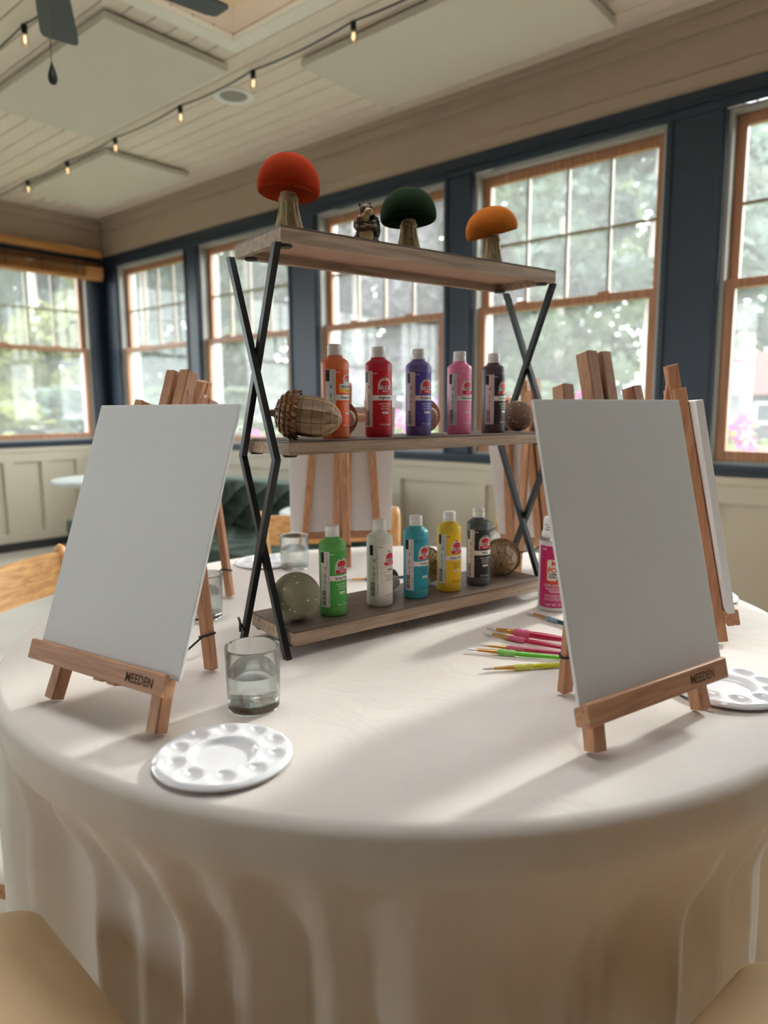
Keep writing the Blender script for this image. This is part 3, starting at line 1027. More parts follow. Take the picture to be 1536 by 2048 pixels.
make_chair('oak chair beyond the shelf at the far right of the table', 58, 0.50)

# green tufted banquette by the windows
M_velv = mat('green velvet', (32, 50, 40), 0.75, sheen=0.9, noise=0.25, nscale=5)
bn = thing('banquette', (-3.65, 2.22, 0), 0, 'dark green tufted velvet bench in front of the far windows', 'bench')
def cushion(name, x0, x1, y0, y1, z0, z1, c):
    MB().cbox(x0, x1, y0, y1, z0, z1, c).build(name, M_velv, bn, smooth=40)
cushion('base', -1.15, 1.15, 0.03, 0.60, 0.08, 0.30, 0.02)
def tufted(name, w, h, nu, nv, bulge, m3):
    """padded panel with buttoned diamonds, local u across and v up"""
    b = MB(); U, V = nu * 8, nv * 8
    vs_ = []
    for j in range(V + 1):
        for i in range(U + 1):
            u, v = i / U * nu, j / V * nv
            d = abs(cos(pi * (u + v) / 2 * 1.0)) * abs(cos(pi * (u - v) / 2 * 1.0))
            edge = min(1, 6 * min(i / U, 1 - i / U)) ** 0.5 * min(1, 5 * min(j / V, 1 - j / V)) ** 0.5
            vs_.append(m3 @ Vector((w * i / U, h * j / V, bulge * edge * (0.35 + 0.65 * (1 - d ** 0.5)))))
    fs_ = [(j * (U + 1) + i, j * (U + 1) + i + 1, (j + 1) * (U + 1) + i + 1, (j + 1) * (U + 1) + i) for j in range(V) for i in range(U)]
    b.add(vs_, fs_).build(name, M_velv, bn, smooth='full')
cushion('seat', -1.15, 1.15, 0.0, 0.52, 0.30, 0.42, 0.03)
tufted('seat_top', 2.28, 0.48, 22, 5, 0.035, Matrix.Translation((-1.14, 0.02, 0.415)))
cushion('backrest', -1.15, 1.15, 0.52, 0.72, 0.30, 0.72, 0.03)
tufted('backrest_pad', 2.28, 0.32, 22, 4, 0.05, Matrix.Translation((-1.14, 0.525, 0.40)) @ Matrix.Rotation(pi / 2, 4, 'X'))
for x in (-1.08, 1.08):
    for y_ in (0.08, 0.62):
        MB().lathe([(0.018, 0), (0.025, 0.08)], 12, x, y_).build('foot', M_black, bn)

# small cafe tables
M_stone = mat('pale grey table top', (196, 202, 204), 0.25)
def cafe_table(x, y_, r, lab):
    p = W(x, y_)
    t_ = thing('cafe_table', (p.x, p.y, 0), 0, lab, 'table', 'small round cafe tables')
    MB().lathe([(r - 0.008, 0.712), (r, 0.718), (r, 0.732), (r - 0.008, 0.738)], 48).build('top', M_stone, t_, smooth=30)
    MB().lathe([(0.03, 0.03), (0.025, 0.10), (0.025, 0.66), (0.10, 0.70), (0.10, 0.712)], 20).build('column', M_black, t_, smooth=True)
    MB().lathe([(0.21, 0.0), (0.21, 0.010), (0.04, 0.03)], 32).build('foot_plate', M_black, t_, smooth=True)
cafe_table(-0.185, 2.93, 0.25, 'small grey round table behind the rear canvas')
cafe_table(-1.72, 4.40, 0.32, 'small grey round table behind the left canvas')

# ------------------------------------------------------------------ things on the table
M_beech = wood('beech', (172, 118, 82), (206, 154, 116), 9.0, 'Z', 0.5, 0.1, 14)
M_beechx = wood('beech crosswise', (172, 118, 82), (206, 154, 116), 9.0, 'X', 0.5, 0.1, 14)
M_cordel = mat('black elastic cord', (28, 27, 28), 0.7)
M_burn = mat('burnt lettering', (84, 50, 34), 0.8)
def canvas_mat():
    m = bpy.data.materials.new('primed canvas')
    m.use_nodes = True
    nt = m.node_tree
    b = nt.nodes['Principled BSDF']
    b.inputs['Base Color'].default_value = (*lin((236, 236, 236)), 1)
    b.inputs['Roughness'].default_value = 0.85
    tc = nt.nodes.new('ShaderNodeTexCoord')
    mp = nt.nodes.new('ShaderNodeMapping'); mp.inputs['Scale'].default_value = (60, 1, 420)
    nt.links.new(tc.outputs['Object'], mp.inputs['Vector'])
    n_ = nt.nodes.new('ShaderNodeTexNoise'); n_.inputs['Scale'].default_value = 4; n_.inputs['Detail'].default_value = 3
    nt.links.new(mp.outputs['Vector'], n_.inputs['Vector'])
    bp = nt.nodes.new('ShaderNodeBump'); bp.inputs['Strength'].default_value = 0.35; bp.inputs['Distance'].default_value = 0.0006
    nt.links.new(n_.outputs['Fac'], bp.inputs['Height'])
    nt.links.new(bp.outputs['Normal'], b.inputs['Normal'])
    return m
M_canvas = canvas_mat()
M_cback = mat('canvas back', (232, 228, 226), 0.85)

def easel(x, y_, yaw_deg, tilt_deg, b_, zc, tray_off, can_off, lab_e, lab_c, thick=0.005, text=0.08):
    """x, y: midpoint of the front feet; local -y is the painting side"""
    yaw = radians(yaw_deg)
    t = radians(tilt_deg)
    e = thing('tabletop_easel', W(x, y_, TZ), yaw + A, lab_e, 'easel', 'beech easels round the table')
    U = Vector((0, sin(t), cos(t))); Nn = Vector((0, -cos(t), sin(t)))
    def P(lat, up, out=0.0):
        return Vector((lat, 0, 0)) + U * up + Nn * out
    lift = 0.010 * sin(t)
    for s_ in (-1, 1):
        MB().bar(P(s_ * 0.105, 0.006), P(s_ * 0.066, 0.440), 0.020, 0.020, Nn, 0.002, 0.0, 0.007).build('leg', M_beech, e)
    for s_ in (-1, 1):
        MB().bar(P(s_ * 0.0135, 0.048), P(s_ * 0.0135, 0.484), 0.0195, 0.020, Nn, 0.0015, 0.006, 0.007).build('mast', M_beech, e)
    MB().tube([P(-0.024, 0.455), P(0.024, 0.455)], 0.0035, 10).build('hinge_dowel', M_beechx, e, smooth=True)
    MB().bar(P(-0.088, 0.40, -0.016), P(0.088, 0.40, -0.016), 0.020, 0.012, Nn, 0.002).build('cross_bar', M_beechx, e)
    up_c = zc / cos(t)
    # ledge: shelf plus a raised front lip
    lz = up_c
    d = MB()
    a = MB()
    a.bar(P(tray_off - 0.136, lz - 0.0105, 0.0150), P(tray_off + 0.136, lz - 0.0105, 0.0150), 0.021, 0.013, Nn, 0.0015)
    led = a.build('ledge', M_beechx, e)
    lip_out = 0.0250
    MB().bar(P(tray_off - 0.136, lz - 0.0075, lip_out), P(tray_off + 0.136, lz - 0.0075, lip_out), 0.027, 0.0075, Nn, 0.0015).build('ledge_lip', M_beechx, e)
    if text:
        flat = fit_text('MEEDEN', 0.0115, 0.050, 0.012)
        mb = MB()
        mb.add([P(text + q[0], lz - 0.0135 + q[1], lip_out + 0.0042) for q in flat[0]], flat[1])
        mb.build('lettering', M_burn, e)
    top = P(0, 0.455); foot = Vector((0, b_, 0.006))
    MB().bar(top + Vector((0, 0.004, 0)), foot, 0.007 * 2, 0.020, (1, 0, 0), 0.002, 0.0, 0.0).build('back_leg', M_beech, e)
    k = 0.13
    q = foot + (top - foot) * k
    loop = []
    ax = (top - foot).normalized()
    for i in range(13):
        an = 2 * pi * i / 12
        loop.append(q + Vector((0.013 * cos(an), 0.011 * sin(an), 0.004 * cos(an))))
    c0 = P(0, 0.062, -0.011)
    mid = (q + c0) / 2 + Vector((0.004, 0, -0.012))
    MB().tube(loop, 0.0018, 6).build('cord_loop', M_cordel, e, smooth=True)
    MB().tube([q + Vector((0, -0.009, 0)), (q + mid) / 2 + Vector((0, 0, -0.003)), mid, (mid + c0) / 2 + Vector((0, 0, -0.003)), c0], 0.0016, 6).build('cord', M_cordel, e, smooth=True)
    # the canvas rests on the ledge
    base = P(can_off, lz + 0.0005, 0.0112)
    c = thing('canvas', e.matrix_basis @ base, 0, lab_c, 'canvas', 'blank canvases on the easels', rot=(-t, 0, yaw + A))
    MB().cbox(-0.1395, 0.1395, -thick, 0.0, 0.0, 0.356, 0.0012).build('painted_face', M_canvas, c)
    MB().box(-0.134, 0.134, 0.0, 0.0004, 0.006, 0.350).build('backing_sheet', M_cback, c)
    return e

easel(-0.3745, 0.8875, -32.0, 20.2, 0.198, 0.070, -0.008, 0.0, 'beech easel in the left foreground, branded ledge', 'blank white canvas on the left foreground easel', text=0.086)
easel(0.3335, 0.838, 33.7, 13.6, 0.143, 0.062, -0.003, 0.003, 'beech easel in the right foreground, branded ledge', 'blank grey-looking canvas on the right foreground easel', text=0.078)
easel(0.604, 1.272, 75.0, 11.0, 0.13, 0.060, 0.0, 0.0, 'beech easel seen edge-on behind the right canvas', 'canvas seen edge-on at the right of the table', 0.012)
easel(-0.12, 1.955, 187.5, 16.0, 0.20, 0.062, 0.0, 0.0, 'beech easel seen from behind below the middle shelf', 'white canvas seen from behind under the orange bottle')
easel(0.425, 1.815, 142.0, 15.0, 0.17, 0.062, 0.0, 0.0, 'beech easel seen from behind between shelf brace and right canvas', 'canvas seen from behind at the right shelf brace')
easel(-0.52, 1.523, 260.0, 18.0, 0.19, 0.062, 0.0, 0.0, 'beech easel mostly hidden behind the left canvas', 'canvas hidden behind the left foreground canvas')

# ------------------------------------------------------------------ rack with three boards and zigzag metal legs
SYAW = 0.6407
RL, RD, RH, RM = 0.6084, 0.1471, 0.6497, 0.3243
rack = thing('shelf_rack', W(-0.1487, 1.1106, TZ), SYAW + A, 'three-board wooden shelf with crossed black metal legs', 'shelf')
M_rust = wood('weathered shelf wood', (150, 128, 108), (194, 170, 146), 7.0, 'X', 0.6, 0.25, 16)
M_rtop = wood('dark shelf top', (84, 70, 62), (116, 98, 86), 9.0, 'X', 0.45, 0.3, 14)
M_tray = mat('pinkish bare wood', (188, 150, 128), 0.7, noise=0.06, nscale=20)
def board(z0, z1, hollow, over):
    x0, x1, y0, y1 = -over + 0.004, RL + over - 0.004, -over * 0.6 + 0.001, RD + over * 0.6
    k = 0.012
    b = MB()
    for q in ((x0, x1, y0, y0 + k), (x0, x1, y1 - k, y1), (x0, x0 + k, y0 + k, y1 - k), (x1 - k, x1, y0 + k, y1 - k)):
        b.cbox(*q, z0, z1 - 0.003, 0.0012)
    o = b.build('board', M_rust, rack)
    MB().cbox(x0, x1, y0, y1, z1 - 0.003, z1, 0.001).build('top_veneer', M_rtop, o)
    MB().box(x0 + k, x1 - k, y0 + k, y1 - k, z1 - 0.009, z1 - 0.003).build('underside', M_tray, o)
    return o
BT = (0.020, 0.045)
MT = (0.3305, 0.353)
b_bot = board(BT[0], BT[1], True, 0.004)
b_mid = board(MT[0], MT[1], True, 0.002)
b_top = board(0.650, 0.674, True, 0.010)
MB().box(0.285, 0.335, 0.030, 0.045, 0.6640, 0.6650).build('price_sticker', mat('paper sticker', (226, 222, 216), 0.7), b_top)
def zig(x, ys, off):
    pts = [Vector((x + off, ys[0], 0.0)), Vector((x + off, ys[1], RM)), Vector((x + off, ys[2], RH))]
    b = MB()
    w_ = 0.0105
    # mitred square bar along the zigzag, lying in the end plane
    dirs = [(pts[1] - pts[0]).normalized(), (pts[2] - pts[1]).normalized()]
    vs_ = []
    for i, p in enumerate(pts):
        if i == 0: s_ = Vector((0, 1, 0)); k = w_ / 2 / abs(dirs[0].z)
        elif i == 2: s_ = Vector((0, 1, 0)); k = w_ / 2 / abs(dirs[1].z)
        else:
            n0 = Vector((0, dirs[0].z, -dirs[0].y)); n1 = Vector((0, dirs[1].z, -dirs[1].y))
            s_ = (n0 + n1).normalized(); k = w_ / 2 / s_.dot(n0)
        for sx in (-w_ / 2, w_ / 2):
            vs_.append(p + s_ * k + Vector((sx, 0, 0))); vs_.append(p - s_ * k + Vector((sx, 0, 0)))
    fs_ = []
    for i in range(2):
        q = 4 * i; e = q + 4
        fs_ += [(q, e, e + 1, q + 1), (q + 2, q + 3, e + 3, e + 2), (q, q + 2, e + 2, e), (q + 1, e + 1, e + 3, q + 3)]
    fs_ += [(0, 1, 3, 2), (8, 10, 11, 9)]
    b.add(vs_, fs_)
    return b.build('leg', M_black, rack)
for x, sg in ((-0.0035, -1), (RL + 0.0035, 1)):
    zig(x, (0.004, RD - 0.004, 0.004), sg * 0.0053)
    zig(x, (RD - 0.004, 0.004, RD - 0.004), sg * 0.0053 if False else -sg * 0.0 + sg * 0.0160)
for x in (0.012, RL - 0.012):
    for y_ in (0.016, RD - 0.016):
        for z in (BT[0], MT[0], 0.650):
            MB().lathe([(0.010, z - 0.0035), (0.012, z - 0.001), (0.012, z)], 16, x, y_).build('bracket', M_black, rack, smooth=True)
MB().tube([(-0.024, RD - 0.02, 0.018), (-0.030, RD - 0.014, 0.034), (-0.028, RD - 0.004, 0.040), (-0.022, RD + 0.004, 0.032), (-0.022, RD + 0.004, 0.012)], 0.0022, 8).build('hook', M_black, rack, smooth=True)

def SP(l, d, z):
    """a point on the rack: along, across, height above the table"""
    c, s_ = cos(SYAW), sin(SYAW)
    return (-0.1487 + c * l - s_ * d, 1.1106 + s_ * l + c * d, TZ + z)
def at(l, d, z):
    p = SP(l, d, z)
    return W(*p), p
def face_cam(p):
    return -atan2(p[0], p[1]) + A

# ------------------------------------------------------------------ paint bottles
M_capw = mat('white flip cap', (236, 234, 230), 0.4)
M_ink = mat('black ink', (22, 22, 24), 0.6)
M_strip = mat('label strip paper', (234, 226, 226), 0.6)
M_wht = mat('white print', (240, 236, 230), 0.6)
M_red = mat('red print', (206, 26, 46), 0.5)
M_grn = mat('leaf print', (66, 138, 48), 0.5)
M_gold = mat('yellow print', (244, 178, 20), 0.5)
BR = 0.0238
BH = 0.158
def apple_outline(s_):
    p = []
    for i in range(40):
        a = 2 * pi * i / 40
        r = 1.0 - 0.16 * math.exp(-((a - pi / 2) / 0.35) ** 2) - 0.07 * math.exp(-((a - 3 * pi / 2) / 0.3) ** 2)
        p.append((s_ * r * cos(a), s_ * 0.86 * r * sin(a)))
    return p
def arch(w, h, n_=14):
    p = [(-w / 2, 0), (w / 2, 0)]
    hh = h - w / 2
    for i in range(n_ + 1):
        a = pi * i / n_
        p.append((w / 2 * cos(a), hh + (h - hh) * sin(a)))
    return p
def off2(flat, dx, dy):
    return [(x + dx, y + dy) for x, y in flat[0]], flat[1]

def bottle(l, d, zs, body, label_c, name, code, th_strip, where, ink='white', special=False, white=False, turn=0.0):
    loc, p = at(l, d, zs)
    o = thing('paint_bottle', loc, face_cam(p), where, 'paint bottle', 'acrylic paint bottles on the shelf')
    mb_ = mat('paint bottle ' + name, body, 0.42, trans=0.25)
    ml = mat('paint label ' + name, label_c, 0.5)
    R = BR
    MB().lathe([(R - 0.003, 0.0), (R - 0.0008, 0.0012), (R, 0.004), (R, 0.126), (R - 0.0008, 0.1285), (R - 0.003, 0.1305), (R * 0.72, 0.1335), (R * 0.60, 0.1350), (R * 0.56, 0.1375), (R * 0.56, 0.139)], 48).build('body', mb_, o, smooth=50)
    cp = MB().lathe([(0.0120, 0.1372), (0.01225, 0.1378), (0.0122, 0.1495), (0.0119, 0.1499), (0.0121, 0.1503), (0.0119, 0.1560), (0.0112, 0.1574), (0.009, 0.158)], 36).build('cap', M_capw, o, smooth=40)
    cq = th_strip * 0.4
    MB().add([(0.0123 * sin(cq + k * 0.26), -0.0123 * cos(cq + k * 0.26), 0.1496 - dz) for k, dz in ((-1, 0), (1, 0), (0, 0.0045))], [(0, 1, 2)]).build('thumb_notch', mat('cap groove', (196, 192, 188), 0.5), cp)
    th = radians(th_strip)                 # centre of the pale strip; the front panel lies 78 degrees to its right
    tf = th + radians(78)
    z0, z1 = 0.0175, 0.1150
    lab = patch(MB(), R + 0.0001, th + radians(22), th + radians(160), z0, z1, 40).build('front_label', ml, o)
    patch(MB(), R + 0.00012, th - radians(22), th + radians(22), z0, z1, 12).build('info_strip', M_strip if not white else mb_, o)
    # printed matter on the strip
    R2 = R + 0.0003
    b = MB()
    patch(b, R2, th - radians(21), th - radians(3), 0.0955, 0.1142, 6)
    zz = 0.0205
    r = random.Random(len(name) * 7 + code)
    while zz < 0.046:                      # bar code: short bars round the bottle
        w_ = r.choice((0.0003, 0.0005, 0.0009))
        patch(b, R2, th - radians(16), th + radians(5), zz, zz + w_, 4)
        zz += w_ + r.choice((0.0004, 0.0006))
    zz = 0.0205
    wrap(b, fit_text('Non-Toxic Acrylic Paint. Shake well. Rinse brush', 0.0014, 0.045), R2, th + radians(15), 0.076, turn=-pi / 2)
    wrap(b, fit_text('Barniz acrilico mate', 0.0016, 0.024), R2, th + radians(10), 0.101, turn=-pi / 2)
    wrap(b, fit_text('MADE IN USA', 0.0018, 0.018), R2, th + radians(15), 0.033, turn=-pi / 2)
    wrap(b, fit_text('AP', 0.0042, 0.006, 0.02), R2, th - radians(2), 0.0868, turn=-pi / 2)
    wrap(b, fit_text('1-800', 0.0026, 0.008, 0.02), R2, th - radians(2), 0.0725, turn=-pi / 2)
    wrap(b, fit_text('CE', 0.0034, 0.006, 0.01), R2, th - radians(2), 0.0622, turn=-pi / 2)
    wrap(b, fit_text('C 2021', 0.0022, 0.008), R2, th - radians(2), 0.0525, turn=-pi / 2)
    b.build('strip_print', M_ink, o)
    txt = M_ink if ink == 'black' else M_wht
    R3 = R + 0.0004
    wrap(MB(), fit_text('PLAID', 0.0023, 0.0085, 0.02), R2, tf - radians(46), 0.1095).build('maker_print', txt, o)
    for i, s_ in enumerate(('Acrylic Craft Paint', 'Quick Drying', 'Easy Cleanup')):
        wrap(MB(), fit_text(s_, 0.0024, (0.0245, 0.0165, 0.0165)[i], 0.015), R2, tf, 0.0570 - 0.0044 * i).build('slogan_print', txt, o)
    wrap(MB(), fit_text('8 fl oz 236 ml', 0.0038, 0.0205, 0.0), R2, tf, 0.0200).build('volume_print', txt, o)
    # white name band and number pill
    b = MB()
    if not white:
        patch(b, R2, th + radians(22), th + radians(160), 0.0640, 0.0732, 36)
    wrap(b, poly2d(rrect(0.0125, 0.0043, 0.0015), 1), R2, tf, 0.0425)
    b.build('name_band', M_wht, o)
    b = MB()
    wrap(b, fit_text(name, 0.0040, min(0.029, 0.0021 * len(name) + 0.003), 0.028), R3, tf, 0.0668)
    wrap(b, fit_text(str(code), 0.0020, 0.0070), R3, tf, 0.0416)
    if white:
        patch(b, R2, th + radians(24), th + radians(160), 0.0732, 0.0735, 36)
        patch(b, R2, th + radians(24), th + radians(160), 0.0640, 0.0643, 36)
    b.build('name_print', M_ink, o)
    # badge: white arch, apple with leaf, lettering, red banner
    zb = 0.0765
    if special:
        zb = 0.0895
    k = 0.72 if special else 1.0
    b = MB()
    wrap(b, poly2d(arch(0.0285 * k, 0.027 * k), 2), R2, tf, zb)
    bd_ = b.build('badge', M_wht, o)
    b = MB()
    wrap(b, poly2d(arch(0.0265 * k, 0.0255 * k), 2), R2 + 0.0001, tf, zb + 0.0008)
    b.build('badge_field', ml, bd_)
    b = MB()
    wrap(b, poly2d(arch(0.0243 * k, 0.0240 * k), 2), R2 + 0.0002, tf, zb + 0.0012)
    b.build('badge_inner', M_wht, bd_)
    R4 = R2 + 0.0003
    b = MB()
    wrap(b, poly2d(apple_outline(0.0098 * k), 1), R4, tf, zb + 0.0150 * k)
    if not special:
        wrap(b, poly2d(rrect(0.0265, 0.0066, 0.0012), 2), R4, tf, zb + 0.0034)
    b.build('apple', M_red, bd_)
    b = MB()
    leaf = [(-0.0055 * k, 0.0052 * k), (-0.0040 * k, 0.0050 * k), (-0.0010 * k, 0.0026 * k), (0.0004 * k, 0.0), (-0.0022 * k, 0.0004 * k), (-0.0048 * k, 0.0024 * k)]
    wrap(b, poly2d(leaf, 1), R4 + 0.0001, tf, zb + 0.0232 * k)
    b.build('apple_leaf', M_grn, bd_)
    b = MB()
    wrap(b, poly2d([(0.0, 0.0), (0.0009 * k, 0.0), (0.0026 * k, 0.0036 * k), (0.0018 * k, 0.0038 * k)], 0), R4 + 0.0001, tf, zb + 0.0222 * k)
    b.build('apple_stem', M_red, bd_)
    b = MB()
    wrap(b, poly2d(rrect(0.0235 * k, 0.0042 * k, 0.0016 * k), 2), R4 + 0.0001, tf, zb + 0.0103 * k)
    b.build('brand_plate', M_wht, bd_)
    b = MB()
    wrap(b, fit_text('Apple Barrel', 0.0036 * k, 0.0225 * k, 0.01), R4 + 0.0002, tf, zb + 0.0088 * k)
    b.build('brand_print', M_ink, bd_)
    b = MB()
    if special:
        wrap(b, poly2d(rrect(0.036, 0.0145, 0.0016), 3), R4 + 0.0001, tf, 0.0838)
        pl = b.build('indoor_plate', M_wht, o)
        b = MB(); wrap(b, poly2d(rrect(0.035, 0.0062, 0.0012), 3), R4 + 0.0002, tf, 0.0800)
        b.build('indoor_band', M_gold, pl)
        b = MB(); wrap(b, fit_text('indoor-outdoor', 0.0046, 0.032, 0.015), R4 + 0.0003, tf, 0.0850)
        wrap(b, fit_text('GLOSS', 0.0022, 0.009, 0.015), R4 + 0.0003, tf, 0.0790)
        b.build('indoor_print', M_ink, pl)
    else:
        wrap(b, fit_text('MATTE', 0.0028, 0.0105, 0.02), R4 + 0.0002, tf, zb + 0.0020)
        b.build('banner_print', M_wht, bd_)
    return o
zm, zb_ = MT[1], BT[1]
bottle(0.124, 0.055, zm, (240, 136, 90), (240, 92, 24), 'Pumpkin Orange', 20748, -19, 'orange paint bottle, leftmost on the middle shelf', special=True)
bottle(0.216, 0.055, zm, (212, 52, 74), (206, 20, 38), 'Bright Red', 20409, -48, 'bright red paint bottle on the middle shelf')
bottle(0.308, 0.055, zm, (128, 116, 178), (84, 70, 160), 'Purple Iris', 20508, -36, 'purple paint bottle in the centre of the middle shelf')
bottle(0.411, 0.055, zm, (248, 154, 190), (246, 136, 178), 'Pink Parfait', 20586, -33, 'pink paint bottle on the middle shelf')
bottle(0.504, 0.055, zm, (104, 92, 98), (46, 40, 44), 'Burnt Umber', 20514, -18, 'dark brown paint bottle, rightmost on the middle shelf')
bottle(0.110, 0.050, zb_, (112, 190, 100), (66, 164, 64), 'Spring Green', 20728, -35, 'green paint bottle on the bottom shelf')
bottle(0.212, 0.050, zb_, (232, 232, 222), (238, 230, 222), 'White', 20503, -26, 'white paint bottle on the bottom shelf', ink='black', white=True)
bottle(0.298, 0.050, zb_, (78, 184, 200), (28, 156, 178), 'Caribbean', 20749, -32, 'turquoise paint bottle on the bottom shelf', ink='black')
bottle(0.383, 0.050, zb_, (248, 214, 66), (246, 200, 16), 'Bright Yellow', 20419, -36, 'yellow paint bottle on the bottom shelf', ink='black')
bottle(0.463, 0.050, zb_, (96, 102, 108), (30, 30, 33), 'Black', 20504, -41, 'black paint bottle on the bottom shelf')

# ------------------------------------------------------------------ mushrooms, acorns, squirrel
def velvet(name, rgb, edge=None):
    return mat(name, rgb, 0.9, spec=0.08, sheen=0.3, noise=0.10, nscale=60, bump=0.08, bscale=600)
M_stem = wood('dried stem fibre', (168, 146, 108), (218, 200, 160), 30.0, 'Z', 0.85, 0.5, 8)
M_stem_w = mat('cream stem felt', (224, 212, 192), 0.85, bump=0.1, bscale=400)

def mushroom(name, loc, rot, R, capH, stemH, r0, r1, m_cap, m_gill, label, m_stem=None, tilt=(0, 0), frill=True, dots=False, gills=48, bulb=False, cat='mushroom', capz=None):
    """stands on its stem at loc; cap turned on a lathe, pleated gills, fibrous stem"""
    o = thing(name, loc, 0, label, cat, 'velvet mushrooms on the shelf', rot=rot)
    m_stem = m_stem or M_stem
    # stem with flutes
    b = MB(); N = 40; prof = []
    if bulb:
        prof = [(r0 * 0.35, 0), (r0 * 0.85, stemH * 0.06), (r0, stemH * 0.22), (r0 * 0.86, stemH * 0.45), (r1, stemH * 0.8), (r1, stemH + 0.004)]
    else:
        for i in range(13):
            f = i / 12
            prof.append((r1 + (r0 - r1) * (1 - f) ** 1.7, (stemH + 0.004) * f))
    vs_ = []; fs_ = []
    for r, z in prof:
        for k in range(N):
            q = 2 * pi * k / N
            fl_ = 1 + (0.0 if bulb else 0.05 * sin(11 * q + z * 40) + 0.03 * sin(17 * q))
            vs_.append((r * fl_ * cos(q), r * fl_ * sin(q), z))
    for i in range(len(prof) - 1):
        for k in range(N):
            fs_.append((i * N + k, i * N + (k + 1) % N, (i + 1) * N + (k + 1) % N, (i + 1) * N + k))
    fs_.append(tuple(range(N - 1, -1, -1)))
    b.add(vs_, fs_).build('stem', m_stem, o, smooth=60)
    if frill:
        b = MB()
        rr = random.Random(int(R * 1e4))
        for k in range(22):
            q = 2 * pi * k / 22 + rr.uniform(-0.05, 0.05)
            t_ = Vector((-sin(q), cos(q), 0)); n_ = Vector((cos(q), sin(q), 0))
            zt = stemH - 0.002; ln = rr.uniform(0.008, 0.014)
            a0 = n_ * (r1 * 1.02) + Vector((0, 0, zt)); a1 = n_ * (r1 * 1.28) + Vector((0, 0, zt - ln * 0.6)); a2 = n_ * (r1 * 1.16) + Vector((0, 0, zt - ln))
            w_ = t_ * 0.0021
            th_ = n_ * 0.0009
            b.add([a0 - w_, a0 + w_, a1 + w_, a1 - w_, a2 + w_ * 0.6, a2 - w_ * 0.6] + [v - th_ for v in (a0 - w_, a0 + w_, a1 + w_, a1 - w_, a2 + w_ * 0.6, a2 - w_ * 0.6)],
                  [(0, 1, 2, 3), (3, 2, 4, 5), (6, 9, 8, 7), (9, 11, 10, 8), (0, 3, 9, 6), (3, 5, 11, 9), (1, 7, 8, 2), (2, 8, 10, 4)])
        b.build('frill', m_stem, o)
    capm = Matrix.Translation((0, 0, stemH)) @ Matrix.Rotation(tilt[0], 4, 'X') @ Matrix.Rotation(tilt[1], 4, 'Y')
    lip = 0.16 * capH
    prof = []
    n_ = 16
    for i in range(n_ + 1):                       # dome from the rolled edge to the crown
        a = pi / 2 * i / n_
        prof.append((R * cos(a) ** 0.9 if i < n_ else 0.0004, lip + (capH - lip) * sin(a)))
    under = [(R * 0.95, 0.0), (R * 0.99, lip * 0.3), (R, lip * 0.7)]
    b = MB().lathe(under + prof, 48, cap=False).xf(capm)
    cp = b.build('cap', m_cap, o, smooth='full')
    # gills: pleated underside
    b = MB(); vs_ = []; fs_ = []
    M2 = gills * 2
    for j, (f, z) in enumerate(((0.95, 0.0), (0.7, 0.07 * capH), (0.45, 0.10 * capH), (r1 / R * 0.9, 0.0))):
        for k in range(M2):
            q = 2 * pi * k / M2
            dz = (0.0030 if k % 2 else -0.0012) * (1 if 0 < j < 3 else 0.3)
            vs_.append((R * f * cos(q), R * f * sin(q), z + dz))
    for j in range(3):
        for k in range(M2):
            fs_.append((j * M2 + k, j * M2 + (k + 1) % M2, (j + 1) * M2 + (k + 1) % M2, (j + 1) * M2 + k))
    b.add(vs_, fs_).xf(capm).build('gills', m_gill, cp)
    if dots:
        rr = random.Random(3); md = mat('white fleck', (214, 208, 196), 0.8)
        for k in range(15):
            a = rr.uniform(0, 2 * pi); e = rr.uniform(0.12, 1.35)
            p = Vector((R * cos(e) ** 0.9 * cos(a), R * cos(e) ** 0.9 * sin(a), lip + (capH - lip) * sin(e)))
            q = Vector((p.x, p.y, (p.z - lip) * R / (capH - lip))).normalized()
            MB().ball((0, 0, 0), (0.0017, 0.0017, 0.0004), 10, 6, q.to_track_quat('Z', 'Y').to_matrix()).build('fleck', md, cp, smooth='full', loc=capm @ p)
    return o

zt = 0.674
L0, p0 = at(0.045, 0.060, zt)
mushroom('velvet_mushroom', L0, (0, 0, face_cam(p0)), 0.0495, 0.060, 0.066, 0.027, 0.0125, velvet('rust velvet', (156, 46, 12)), velvet('rust gills', (186, 72, 44)), 'rust-red velvet mushroom, tallest on the top shelf', tilt=(radians(-2), radians(4)))
L0, p0 = at(0.289, 0.060, zt)
mushroom('velvet_mushroom', L0, (0, 0, face_cam(p0)), 0.0505, 0.056, 0.060, 0.025, 0.0125, velvet('forest velvet', (24, 42, 20)), velvet('forest gills', (40, 60, 36)), 'dark green velvet mushroom on the top shelf', tilt=(radians(-2), radians(-3)))
L0, p0 = at(0.500, 0.060, zt)
mushroom('velvet_mushroom', L0, (0, 0, face_cam(p0)), 0.0510, 0.052, 0.065, 0.024, 0.0120, velvet('ochre velvet', (166, 92, 30)), velvet('ochre gills', (170, 100, 48)), 'ochre-orange velvet mushroom, rightmost on the top shelf', tilt=(radians(10), radians(-12)))

